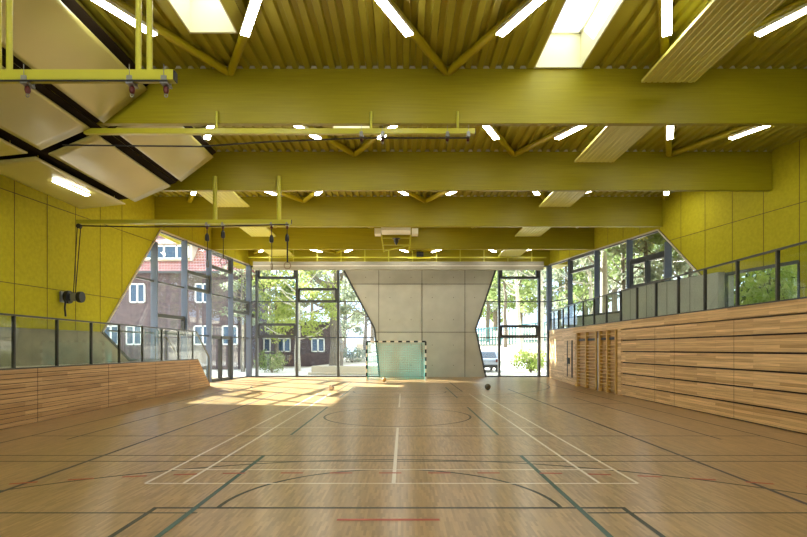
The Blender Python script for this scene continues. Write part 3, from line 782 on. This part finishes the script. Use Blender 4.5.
ring(rx(223), 16.93, 5.60, rz(238), rz(261.5), 'Y', False, 'gym ring facing the court, second from the left')
ring(rx(271.5), 16.93, 5.60, rz(242.5), rz(266.5), 'X', False, 'gym ring seen edge-on on a thin cord, third from the left')
ring(rx(287.1), 16.93, 5.60, rz(241.5), rz(265.5), 'Y', True, 'gym ring on a thick black strap, rightmost of the four')
# ropes and winch
m = MB(); m.tube([(-6.2, 6.72, 5.02), (-4.8, 6.72, 5.02), (-2.95, 6.72, 5.02)], .012, 6)
tag(m.build('rail_cable', M['rope']), 'black cable along the underside of the nearest rail', 'cable')
m = MB(); m.tube([(-7.45, 11.75, 6.12), (-4.45, 11.75, 6.09), (-3.0, 11.78, 6.2), (-1.5, 11.82, 6.28), (-.9, 11.84, 6.31), (1.45, 11.84, 6.31)], .017, 6)
tag(m.build('rail_cable', M['rope']), 'black cable sagging under the rail of the nearest beam', 'cable')
m = MB(); m.tube([(-10.15, 16.85, 5.53), (-8.2, 16.85, 5.49), (-6.2, 16.85, 5.50), (-3.6, 16.85, 5.57)], .02, 6)
tag(m.build('rail_cable', M['rope']), 'black cable under the rail with the gym rings', 'cable')
wx = xl(17.0) + .1
wn = thing('rope_winch', 'black wall winch with two ropes on the left yellow wall', 'winch', (wx, 17.0, 3.3))
m = MB(); m.box(wx - .09, 16.82, 3.14, wx - .05, 17.1, 3.48); m.box(wx - .05, 16.9, 3.24, wx + .46, 17.0, 3.36); m.box(wx + .22, 16.86, 3.18, wx + .42, 17.02, 3.42); m.build('bracket', M['metal'], wn)
for s_, r in ((.06, .20), (.44, .17)):
    m = MB(); m.tube([(wx + s_, 16.93, 3.3), (wx + s_ + .03, 16.93, 3.3), (wx + s_ + .09, 16.93, 3.3), (wx + s_ + .12, 16.93, 3.3)], [r, r * 1.03, r * 1.03, r], 22); m.build('drum', M['black'], wn)
m = MB(); m.tube([(wx + .14, 16.76, 3.2), (wx + .12, 16.75, 2.95), (wx + .14, 16.76, 2.68)], .028, 8); m.build('crank', M['black'], wn)
m = MB(); m.tube([(wx + .31, 16.88, 3.4), (wx + .43, 16.88, 5.5)], .015, 6); m.tube([(wx + .37, 16.88, 3.4), (wx + .54, 16.88, 5.5)], .015, 6); m.build('rope', M['rope'], wn)
m = MB(); m.tube([(wx + .49, 16.83, 5.52), (wx + .49, 16.93, 5.52)], .075, 14); m.build('pulley', M['black'], wn)

# ------------------------------------------------------------------ balustrades
b = thing('glass_balustrade', 'glass balustrade with dark posts on top of the left slatted wall', 'balustrade', (xtl(15), 15, 1.25))
O = .06
for k in range(-4, 8):
    y = 11.54 + 1.505 * k
    if y > 22.5: continue
    m = MB(); m.box(xtl(y) - O - .035, y - .02, 1.26, xtl(y) - O + .035, y + .02, 2.38); m.build('post', M['steel_dark'], b)
m = MB(); m.prism([(xtl(YF) - O, YF, 1.27), (xtl(yS0) - O, yS0, 1.27), (xtl(24.0) - O, 24.0, .08), (xtl(24.0) - O, 24.0, 1.28), (xtl(yS0) - O, yS0, 2.36), (xtl(YF) - O, YF, 2.36)], (.012, 0, 0)); m.build('glass', M['bal_glass'], b)
m = MB(); m.bar((xtl(YF) - O, YF, 2.385), (xtl(yS0) - O, yS0, 2.40), .05, .04)
m.bar((xtl(yS0) - O, yS0, 2.40), (xtl(24.1) - O, 24.1, 1.3), .055, .05); m.bar((xtl(24.1) - O, 24.1, 1.32), (xtl(24.1) - O, 24.1, 0), .055, .055); m.build('handrail', M['steel_dark'], b)
hr = thing('stair_handrail', 'steel handrail on the window side of the left steps', 'handrail', (xl(22.5) + .4, 22.5, 1.2))
m = MB(); hx = xl(22.5) + .32
m.tube([(hx, 21.4, 2.15), (hx, 22.4, 2.15), (hx, 24.1, .95)], .022, 8); m.build('rail', M['steel_dark'], hr)
for y, z0, z1 in ((21.4, 1.18, 2.15), (22.4, 1.18, 2.15), (24.1, 0, .95)):
    m = MB(); m.tube([(hx, y, z0), (hx, y, z1)], .02, 8); m.build('post', M['steel_dark'], hr)
b = thing('glass_balustrade', 'glass balustrade with dark posts along the right gallery edge', 'balustrade', (XR, 15, 2.68))
def bxr(y): return XR + .06 if y < 24.4 else XR + .06 + .76 * (y - 24.4) / 7.2
k = 0; y = 11.3 - 1.36 * 3
while y < 31.6:
    m = MB(); m.box(bxr(y) - .035, y - .025, 2.68, bxr(y) + .035, y + .025, 3.74); m.build('post', M['steel_dark'], b); y += 1.36
m = MB(); m.prism([(bxr(YF), YF, 2.69), (bxr(24.4), 24.4, 2.69), (bxr(24.4), 24.4, 3.73), (bxr(YF), YF, 3.73)], (.012, 0, 0))
m.prism([(bxr(24.4), 24.4, 2.69), (bxr(31.6), 31.6, 2.75), (bxr(31.6), 31.6, 3.76), (bxr(24.4), 24.4, 3.73)], (.012, 0, 0)); m.build('glass', M['bal_glass'], b)
m = MB(); m.bar((bxr(YF), YF, 3.755), (bxr(24.4), 24.4, 3.755), .05, .04); m.bar((bxr(24.4), 24.4, 3.755), (bxr(31.6), 31.6, 3.79), .05, .04); m.build('handrail', M['steel_dark'], b)

# ------------------------------------------------------------------ curtain roller, basketball hoop, goal, balls
yR = 30.85
t = thing('curtain_roller', 'long beige rolled curtain box hung across the hall in front of the back windows', 'curtain roller', (0, yR, 6.2))
m = MB(); m.prism([(-8.63, yR, 6.22), (-8.63, yR, 6.68), (-8.63, yR + .3, 6.68), (-8.63, yR + .3, 6.3), (-8.63, yR + .15, 6.2)], (16.67, 0, 0)); m.build('casing', M['beige'], t)
m = MB(); m.box(-8.63, yR - .012, 6.42, 8.04, yR + .001, 6.455); m.build('seam', M['plaster'], t)
m = MB(); m.box(-8.9, yR + .02, 6.90, 8.2, yR + .08, 6.96); m.build('top_rail', M['paint'], t)
for i in range(12):
    x = -7.7 + 1.37 * i
    m = MB(); m.box(x - .03, yR + .03, 6.66, x + .03, yR + .07, 7.9); m.build('hanger', M['paint'], t)
m = MB(); m.box(.25, yR - .02, 6.85, 1.55, yR + .1, 6.93, M['paint']); m.box(.75, yR - .05, 6.95, 1.15, yR + .25, 7.25, M['black']); m.build('motor', None, t)
t = thing('basketball_hoop', 'folded-up basketball backboard frame under the far beam', 'basketball hoop', (-.35, 26.6, 7.2))
hs = 26.6 / F
def hx_(px): return (px - 403.5) * hs
def hz_(py): return CAMZ + (349 - py) * hs
for a, c in ((374.8, 381.2), (411.8, 418)):
    m = MB(); m.box(hx_(a), 26.3, hz_(235.2), hx_(c), 26.9, hz_(229.6)); m.build('mount_box', M['white'], t)
m = MB(); m.box(hx_(382), 25.6, hz_(234.8), hx_(410.5), 26.6, hz_(232)); m.build('backboard', M['white'], t)
m = MB()
for a, c in ((381.5, 383.6), (410.8, 408.8)): m.bar((hx_(a), 26.6, hz_(235)), (hx_(c), 26.9, hz_(251)), .06, .06)
for py in (237.6, 244.5): m.bar((hx_(382.2), 26.7, hz_(py)), (hx_(410), 26.7, hz_(py)), .06, .05)
m.bar((hx_(383.6), 26.85, hz_(250)), (hx_(409), 26.72, hz_(245)), .05, .05)
m.build('frame', M['paint'], t)
m = MB(); m.torus((hx_(396.3), 26.4, hz_(239.5)), .20, .012, 'Z', 20, 6); m.build('rim', M['maroon'], t)
m = MB(); m.lathe((hx_(396.3), 26.4, hz_(246)), [(0, 0), (.05, .05), (.12, .2), (.1, .28), (.19, .32)], 12); m.build('net', M['black'], t)

GY = 28.5
g = thing('handball_goal', 'handball goal with black and white striped frame and teal net', 'goal', (CX - .2, GY, 0))
gx0, gx1 = (366.7 - 403.5) * GY / F, (425.7 - 403.5) * GY / F; gz = 2.06
def striped(p, q, n):
    m = MB(); p, q = Vector(p), Vector(q)
    for i in range(n): m.bar(p + (q - p) * (i / n), p + (q - p) * ((i + 1) / n), .085, .085, M['black'] if i % 2 == 0 else M['offwhite_goal'], up=(0, 1, 0))
    return m
M['offwhite_goal'] = plain('white_goal_paint', (.78, .74, .62), .4)
striped((gx0, GY, gz), (gx0, GY, 0), 10).build('post', None, g); striped((gx1, GY, gz), (gx1, GY, 0), 10).build('post', None, g)
striped((gx1, GY, gz), (gx0, GY, gz), 15).build('crossbar', None, g)
m = MB()
for x in (gx0, gx1): m.tube([(x, GY, gz), (x, GY + .8, gz - .05)], .018, 8); m.tube([(x, GY + .8, gz - .05), (x, GY + 1.0, .02)], .018, 8); m.tube([(x, GY, .02), (x, GY + 1.0, .02)], .018, 8)
m.tube([(gx0, GY + 1.0, .02), (gx1, GY + 1.0, .02)], .018, 8); m.build('back_frame', M['net'], g)
m = MB(); r = .0052
nx = 31
def bpt(u, v):   # back net surface: hangs slack from the upper rear
    y = GY + .78 + .2 * v + .06 * math.sin(math.pi * u) * (1 - v); z = (gz - .06) * (1 - v) - .12 * math.sin(math.pi * u) * (1 - v) ** 2
    return (gx0 + (gx1 - gx0) * u, y, max(.01, z))
for i in range(nx + 1): m.tube([bpt(i / nx, j / 8) for j in range(9)], r, 3, cap=False)
for j in range(21): m.tube([bpt(i / 10, j / 20) for i in range(11)], r, 3, cap=False)
for x in (gx0, gx1):
    for i in range(9): m.tube([(x, GY + .1 * i, gz - .05), (x, GY + .11 * i + .02, .02)], r, 3, cap=False)
    for j in range(20): m.tube([(x, GY, .05 + j * .1), (x, GY + .98 - .2 * j / 20, .05 + j * .1)], r, 3, cap=False)
for i in range(nx + 1): 
    x = gx0 + (gx1 - gx0) * i / nx; m.tube([(x, GY, gz), bpt(i / nx, 0)], r, 3, cap=False)
m.build('net', M['net'], g)
def ball(x, y, r, cols, label, nm):
    me = MB(); n, k = 20, 12
    vs, fs = [], []
    prof = [(r * math.sin(math.pi * j / k), r - r * math.cos(math.pi * j / k)) for j in range(k + 1)]
    me.lathe((x, y, 0), prof, n)
    tag(me.build(nm, cols), label, 'ball')
def panelled(name, c1, c2):
    m, n, l, b = newmat(name)
    t = n.new('ShaderNodeTexCoord'); wv = n.new('ShaderNodeTexWave'); wv.inputs['Scale'].default_value = 4; wv.inputs['Distortion'].default_value = 6; wv.inputs['Detail Scale'].default_value = 3
    r = n.new('ShaderNodeValToRGB'); r.color_ramp.interpolation = 'CONSTANT'; r.color_ramp.elements[1].position = .5
    r.color_ramp.elements[0].color = (*c1, 1); r.color_ramp.elements[1].color = (*c2, 1)
    l.new(t.outputs['Object'], wv.inputs['Vector']); l.new(wv.outputs['Fac'], r.inputs[0]); l.new(r.outputs[0], b.inputs['Base Color']); b.inputs['Roughness'].default_value = .5
    return m
def gp(px, py): 
    d = CAMZ * F / (py - 349); return ((px - 403.5) * d / F, d)
p = gp(331.5, 390.4); ball(p[0], p[1], .115, panelled('white_tan_leather', (.72, .62, .48), (.50, .36, .24)), 'pale volleyball lying on the sunlit floor left of the goal', 'volleyball')
p = gp(384.2, 381.9); ball(p[0], p[1], .115, panelled('orange_tan_leather', (.55, .36, .12), (.42, .24, .07)), 'orange-tan handball lying inside the goal mouth', 'handball')
p = gp(487.7, 389.8); ball(p[0], p[1], .125, panelled('dark_brown_leather', (.13, .11, .05), (.09, .07, .03)), 'dark ball lying in front of the back right window', 'ball')

# ------------------------------------------------------------------ outdoors
m = MB(); NX, NY = 40, 40; vs = []; fs = []
def hgt(x, y):
    a = max(0, y - 43) * .115 * min(1, max(0, (x + 9) / 8.0)); a += max(0, y - 43) * .05 * min(1, max(0, (x - 9) / 10.0))
    b_ = max(0, x - 14) * .16
    return min(a, 4.2) + min(b_, 4) - .03
for j in range(NY + 1):
    for i in range(NX + 1):
        x = -60 + 120 * i / NX; y = -40 + 140 * j / NY; vs.append((x, y, hgt(x, y)))
for j in range(NY):
    for i in range(NX):
        a = j * (NX + 1) + i
        c = (vs[a][0] + 1.5, vs[a][1] + 1.7)
        fs.append((a, a + 1, a + NX + 2, a + NX + 1))
m.add(vs, fs, None, True)
for f in range(len(m.f)):
    c = m.v[m.f[f][0]]
# keep the hall footprint clear: drop it below the floor
m.v = [(x, y, z if not (-16 < x < 18 and -8 < y < 33.5) else -.32) for x, y, z in m.v]
m.mats = [M['paving'], M['earth']]; m.mi = [1 if m.v[f[0]][1] > 46 or m.v[f[0]][0] > 14 else 0 for f in m.f]
struct('ground', m, None, 'pale paved yard and sandy slope outside', 'ground')
# eaves outside the back
m = MB(); m.box(-10.5, 32.32, 6.74, 9.9, 34.0, 7.0); 
struct('ceiling_eaves', m, M['beam'], 'yellow soffit of the roof overhang beyond the back glazing', 'soffit')
# long concrete bench wall
t = MB(); t.box(-6.0, 35.0, 0, -1.3, 35.5, .56); t.box(-6.2, 34.85, .0, -1.2, 35.0, .16)
tag(t.build('bench_wall', M['plaster'], bevel=.02), 'long low pale concrete bench outside the back left window', 'bench')

# brick building
BX0, BX1, BYY = -34.0, -13.6, 44.0
t = thing('brick_building', 'dark brick building with red tiled roof and white windows beyond the left glazing', 'building', (-22, BYY, 0))
EZ = 8.0
m = MB(); m.box(BX0, BYY, 0, BX1, BYY + 10, EZ); m.build('facade', M['brick'], t)
m = MB(); m.prism([(BX0 - .4, BYY - .5, EZ - .1), (BX0 - .4, BYY + .5, EZ + .9), (BX0 - .4, BYY + 5, EZ + 6.0), (BX0 - .4, BYY + 10.5, EZ - .1)], (BX1 - BX0 + .8, 0, 0)); m.build('roof', M['roof_tile'], t)
m = MB(); m.bar((BX0 - .4, BYY - .55, EZ - .12), (BX1 + .4, BYY - .55, EZ - .12), .16, .16); m.build('gutter', M['frame'], t)
def win(x, z, wd, ht, y, n=2):
    w = MB(); e = .11
    w.box(x - wd / 2, y - .06, z, x - wd / 2 + e, y + .02, z + ht); w.box(x + wd / 2 - e, y - .06, z, x + wd / 2, y + .02, z + ht)
    w.box(x - wd / 2, y - .06, z, x + wd / 2, y + .02, z + e); w.box(x - wd / 2, y - .06, z + ht - e, x + wd / 2, y + .02, z + ht)
    for i in range(1, n): xx = x - wd / 2 + wd * i / n; w.box(xx - .07, y - .06, z, xx + .07, y + .02, z + ht)
    o = w.build('window', M['white'], t)
    q = MB(); q.box(x - wd / 2 + .03, y - .02, z + .03, x + wd / 2 - .03, y + .01, z + ht - .03); q.build('pane', M['car_glass'], o)
def bpx(px, d): return (px - 403.5) * d / F
def bpz(py, d): return CAMZ + (349 - py) * d / F
for px, py, ww in ((111, 303, 1.3), (137.5, 303, 1.3), (203, 303, 1.3), (111, 345, 1.3), (134, 345, 1.3), (203, 345, 1.5), (230, 345, 1.3)):
    win(bpx(px, 44), bpz(py, 44), ww, 1.6, BYY)
# dormers on the roof
for px in (133, 170):
    x = bpx(px, 44.2); z0 = bpz(258.5, 44); z1 = bpz(244.5, 44)
    dm = MB(); dm.box(x - 1.75, BYY + .35, z0 - .1, x + 1.75, BYY + 3.5, z1 + .1); dm.build('dormer', M['plaster'], t)
    dr = MB(); dr.prism([(x - 2.0, BYY + .1, z1 + .1), (x - 2.0, BYY + 3.6, z1 + 1.6), (x - 2.0, BYY + 3.6, z1 + .1)], (4.0, 0, 0)); dr.build('dormer_roof', M['roof_tile'], t)
    win(x, z0, 3.1, z1 - z0, BYY + .3, 3)
# low brick wing behind the maple
t = thing('brick_wing', 'low dark brick wing with white windows behind the maple', 'building', (-11, 52, 0))
m = MB(); m.box(-22, 52, 0, -6.9, 58, 4.1); m.build('facade', M['brick'], t)
m = MB(); m.box(-22.2, 51.8, 4.1, -6.7, 58.2, 4.3); m.build('roof', M['frame'], t)
for px in (264, 284, 318): win(bpx(px, 52), bpz(352, 52), 1.3, 1.35, 52)
m = MB(); m.box(bpx(336, 51.5), 51.8, 0, bpx(341, 51.5), 51.95, 3.4); m.build('downpipe', M['frame'], t)
# tiny gate house
hxg, hyg = bpx(364, 60), 60
t = thing('gatehouse', 'small cream gatehouse with a pale hipped roof on the slope beyond the goal', 'building', (hxg, hyg, hgt(hxg, hyg)))
z0 = hgt(hxg, hyg) - .3; z1 = bpz(344.5, 60)
m = MB(); m.box(hxg - .75, hyg - .7, z0, hxg + .75, hyg + .9, z1); m.build('wall', M['plaster'], t)
m = MB(); m.prism([(hxg - 1.05, hyg - .9, z1), (hxg, hyg - .9, z1 + .75), (hxg + 1.05, hyg - .9, z1)], (0, 2, 0)); m.build('roof', M['white'], t)
# teal fence on the right
t = thing('teal_fence', 'teal slatted fence in the wood beyond the right glazing', 'fence', (20, 52, 2))
for (xa, ya, xb, yb) in ((8, 62, 24, 56), (24, 56, 30, 34)):
    m = MB(); L = math.hypot(xb - xa, yb - ya); n = int(L / .32)
    for i in range(n):
        x = xa + (xb - xa) * i / n; y = ya + (yb - ya) * i / n; z = hgt(x, y)
        m.box(x - .07, y - .04, z - .2, x + .07, y + .04, z + 2.0)
    for zz in (.4, 1.7): m.bar((xa, ya, hgt(xa, ya) + zz), (xb, yb, hgt(xb, yb) + zz), .08, .12)
    m.build('fence_panel', M['fence'], t)
# car
def car(cx, cy_, label):
    t = thing('car', label, 'car', (cx, cy_, 0)); wd = .88
    side = [(-2.1, .32), (-2.15, .75), (-2.05, .98), (-1.75, 1.02), (-1.45, 1.46), (-1.1, 1.56), (.35, 1.54), (1.0, 1.05), (1.95, .92), (2.1, .7), (2.1, .32)]
    m = MB(); m.prism([(cx - wd, cy_ + a, z) for a, z in side], (2 * wd, 0, 0)); m.build('body', M['car'], t, bevel=.07)
    m = MB(); m.add([(cx - .68, cy_ - 1.80, 1.04), (cx + .68, cy_ - 1.80, 1.04), (cx + .60, cy_ - 1.50, 1.43), (cx - .60, cy_ - 1.50, 1.43)], [(0, 1, 2, 3)])
    m = MB(); m.prism([(cx - .72, cy_ - 1.82, 1.04), (cx + .72, cy_ - 1.82, 1.04), (cx + .62, cy_ - 1.50, 1.44), (cx - .62, cy_ - 1.50, 1.44)], (0, .02, .02)); m.build('rear_window', M['car_glass'], t)
    for s in (-1, 1):
        m = MB(); m.prism([(cx + s * (wd + .005), cy_ + a, z) for a, z in ((-1.35, 1.05), (-1.1, 1.45), (.25, 1.45), (.75, 1.05))], (s * -.03, 0, 0)); m.build('side_window', M['car_glass'], t)
        m = MB(); m.box(cx + s * .70 - .12, cy_ - 2.19, .72, cx + s * .70 + .12, cy_ - 2.12, .95); m.build('tail_light', M['maroon'], t)
        for a in (-1.3, 1.3):
            m = MB(); m.tube([(cx + s * .72, cy_ + a, .32), (cx + s * .90, cy_ + a, .32)], .32, 20); m.build('wheel', M['black'], t)
    m = MB(); m.box(cx - .85, cy_ - 2.22, .32, cx + .85, cy_ - 2.1, .52); m.build('bumper', M['black'], t)
car(6.05, 40.8, 'silver-blue car parked outside beside the concrete wall')

# ---- plants
def leaves(mb, c, rad, n, size, rng, gap=0.0):
    for _ in range(n):
        while True:
            p = Vector((rng.uniform(-1, 1), rng.uniform(-1, 1), rng.uniform(-1, 1)))
            if p.length < 1: break
        p = Vector((c[0] + p.x * rad[0], c[1] + p.y * rad[1], c[2] + p.z * rad[2]))
        d = Vector((rng.gauss(0, 1), rng.gauss(0, 1), rng.gauss(0, .7))).normalized(); e = d.orthogonal().normalized()
        e = (Matrix.Rotation(rng.uniform(0, 6.28), 3, d) @ e); f = d.cross(e); s = size * rng.uniform(.6, 1.3)
        mb.add([p - e * s, p + f * s * .55, p + e * s, p - f * s * .55], [(0, 1, 2, 3)])
def tree(label, x, y, h, crown, leaf, bark, tr=.18, lean=(0, 0), nclump=26, nleaf=110, size=.16, name='tree', grp=None, trunk_frac=.9, branches=9, seed=None):
    rng = random.Random(seed if seed is not None else hash((round(x, 1), round(y, 1))) & 0xffff)
    z0 = hgt(x, y)
    t = thing(name, label, 'tree', (x, y, z0), grp)
    top = Vector((x + lean[0], y + lean[1], z0 + h * trunk_frac)); pts = []
    for i in range(7):
        f = i / 6; pts.append(Vector((x, y, z0 - .1)).lerp(top, f) + Vector((rng.uniform(-.1, .1), rng.uniform(-.1, .1), 0)) * (f > 0))
    m = MB(); m.tube(pts, [tr * (1.25 - .95 * i / 6) for i in range(7)], 9)
    (cz0, cz1, cr) = crown
    for i in range(branches):
        f = rng.uniform(cz0 / h * .8, .95) ; f = min(f, .95)
        p = pts[0].lerp(top, f); a = rng.uniform(0, 6.28); L = cr * rng.uniform(.5, .95)
        q = p + Vector((math.cos(a) * L, math.sin(a) * L, L * rng.uniform(.3, .9)))
        mid = p.lerp(q, .5) + Vector((0, 0, -.1 * L)); m.tube([p, mid, q], [tr * .38, tr * .24, tr * .08], 6)
    m.build('trunk', bark, t)
    m = MB()
    for i in range(nclump):
        f = rng.uniform(0, 1); z = z0 + cz0 + (cz1 - cz0) * f
        rr = cr * math.sin(math.pi * min(.97, .12 + f * .82)) ** .6
        a = rng.uniform(0, 6.28); R = rr * math.sqrt(rng.uniform(.05, 1))
        c = (x + lean[0] * f + math.cos(a) * R, y + lean[1] * f + math.sin(a) * R, z); s = rng.uniform(.5, 1.0) * cr * .33
        leaves(m, c, (s * 1.15, s * 1.15, s * .7), nleaf, size, rng)
    m.build('crown', leaf, t)
    return t
def bush(label, x, y, r, h, leaf, n=900, size=.10, grp=None):
    rng = random.Random(int(x * 31 + y * 7)); z0 = hgt(x, y)
    t = thing('bush', label, 'bush', (x, y, z0), grp)
    m = MB()
    for i in range(9):
        a = i * .7; m.tube([(x, y, z0 - .05), (x + math.cos(a) * r * .3, y + math.sin(a) * r * .3, z0 + h * .5), (x + math.cos(a) * r * .6, y + math.sin(a) * r * .6, z0 + h * .85)], [.025, .018, .008], 5)
    m.build('stem', M['bark'], t)
    m = MB()
    for i in range(14):
        a = rng.uniform(0, 6.28); R = r * math.sqrt(rng.uniform(0, .7)); c = (x + math.cos(a) * R, y + math.sin(a) * R, z0 + h * rng.uniform(.25, .75))
        leaves(m, c, (r * .42, r * .42, h * .26), n // 14, size, rng)
    m.build('foliage', leaf, t)
def px(p, d): return (p - 403.5) * d / F
tree('bright yellow-green maple with a pale slim trunk outside the back left window', px(298, 41), 41, 9.5, (2.6, 9.5, 3.6), M['leaf_bright'], M['bark_pale'], .20, nclump=40, nleaf=95, size=.13, branches=14)
tree('big dark bare-limbed trunk behind the bench', px(336, 46), 46, 13, (6.5, 13, 4.5), M['leaf_dull'], M['bark'], .50, nclump=26, nleaf=80, size=.16, branches=26)
tree('sparse pale tree beside the brick building corner', px(243, 40), 40, 9, (3, 9, 2.2), M['leaf_dull'], M['bark'], .14, nclump=22, nleaf=60, size=.13, branches=16)
tree('thin pale tree between the big trunk and the concrete wall', px(366, 56), 56, 11, (4.5, 11, 3.5), M['leaf_dull'], M['bark'], .2, nclump=30, nleaf=80, size=.18, branches=16)
tree('grey-green tree in front of the brick wing', px(276, 49), 49, 10, (4.5, 10, 2.8), M['leaf_mid'], M['bark'], .18, nclump=26, nleaf=70, size=.17, branches=12)
bush('round pale bush low in the back left window', px(272, 38.5), 38.5, 1.25, 1.7, M['leaf_mid'], 1200, .08)
bush('small dark bush by the brick wing behind the bench', px(352, 50), 50, 1.5, 1.5, M['leaf_dull'], 800, .11)
bush('bright green bush low in the back right window', px(531, 38.5), 38.5, 1.2, 1.75, M['leaf_bush'], 1500, .09)
tree('pale leaning birch trunk above the bright bush outside the back right window', px(522, 50), 50, 13, (7.5, 13, 2.6), M['leaf_dull'], M['bark_pale'], .20, lean=(-1.0, 0), nclump=30, nleaf=70, size=.17)
tree('slim tree right of the car in the back right window', px(505, 58), 58, 12, (4.5, 12, 3.2), M['leaf_mid'], M['bark'], .2, nclump=34, nleaf=70, size=.19)
tree('grey-green tree at the concrete edge of the back right window', px(488, 64), 64, 13, (4.0, 13, 4.0), M['leaf_dull'], M['bark'], .25, nclump=40, nleaf=80, size=.2)
tree('pale pine trunk at the back right corner', px(541, 44), 44, 14, (8.5, 14, 2.6), M['leaf_dark'], M['bark_pale'], .22, nclump=26, nleaf=70, size=.17)
side = [(566, 40, 'leaf_dull', 'bark', 'bushy grey-green tree seen in the first side pane from the back right corner'), (590, 38, 'leaf_mid', 'bark_pale', 'slim pale trunked tree in the second side pane on the right'), (604, 33, 'leaf_dull', 'bark_pale', 'thick pale tree trunk in the third side pane on the right'),
        (624, 33, 'leaf_mid', 'bark', 'dark mossy tree trunk beside the thick pale one on the right'), (645, 31, 'leaf_dull', 'bark', 'tree behind the opening sashes on the right'), (668, 30, 'leaf_mid', 'bark', 'tree behind the slanted glass tip on the right'),
        (690, 31, 'leaf_dull', 'bark', 'tree beyond the slanted yellow edge on the right')]
for i, (p, d, lf, bk_, lab) in enumerate(side):
    x = px(p, d)
    tree(lab, x, d, 12 + (i % 3), (4.5 if i not in (2, 3) else 7.5, 13, 2.7), M[lf], M[bk_], .17 if i != 2 else .26, nclump=30, nleaf=70, size=.16, branches=10)
far = [(520, 72), (560, 70), (585, 66), (615, 62), (650, 56), (685, 50), (455 + 40, 78), (540, 78)]
farl = ['tall wood-edge tree behind the slim trees at the back right', 'tall wood-edge tree seen past the back right corner', 'tall tree at the wood edge beyond the teal fence, leftmost there', 'tall tree at the wood edge beyond the teal fence, second there',
        'tall tree at the wood edge beyond the teal fence, third there', 'tall tree at the wood edge beyond the teal fence, rightmost there', 'distant tall tree close to the right edge of the concrete wall', 'distant tall tree above the bright bush']
for i, (p, d) in enumerate(far):
    tree(farl[i], px(p, d), d, 15, (2.0, 15, 4.6), M['leaf_dull' if i % 2 else 'leaf_mid'], M['bark'], .3, nclump=44, nleaf=70, size=.26, branches=8)
for i, (p, d, lab) in enumerate([(345, 74, 'distant grey-green tree behind the big dark trunk'), (312, 70, 'distant tree above the brick wing, right of the maple trunk'), (270, 72, 'distant tree above the brick wing, left of the maple trunk'), (372, 80, 'distant tree over the gatehouse')]):
    tree(lab, px(p, d), d, 14, (2.5, 14, 4.6), M['leaf_dull'], M['bark'], .3, nclump=36, nleaf=70, size=.26, branches=8)
bush('leafy green shrub outside the low gallery window', 14.2, 19.2, 2.3, 5.6, M['leaf_lime'], 4200, .14)
tree('unseen dense tree added behind the concrete wall to block the sun', 1.4, 36.9, 12, (1.2, 12, 2.7), M['leaf_mid'], M['bark'], .25, nclump=60, nleaf=90, size=.2)  # unseen tree added to block a sun streak on the right timber wall
bush('darker shrub beside the leafy one outside the low gallery window', 15.5, 21.6, 2.4, 5.8, M['leaf_mid'], 3600, .14)
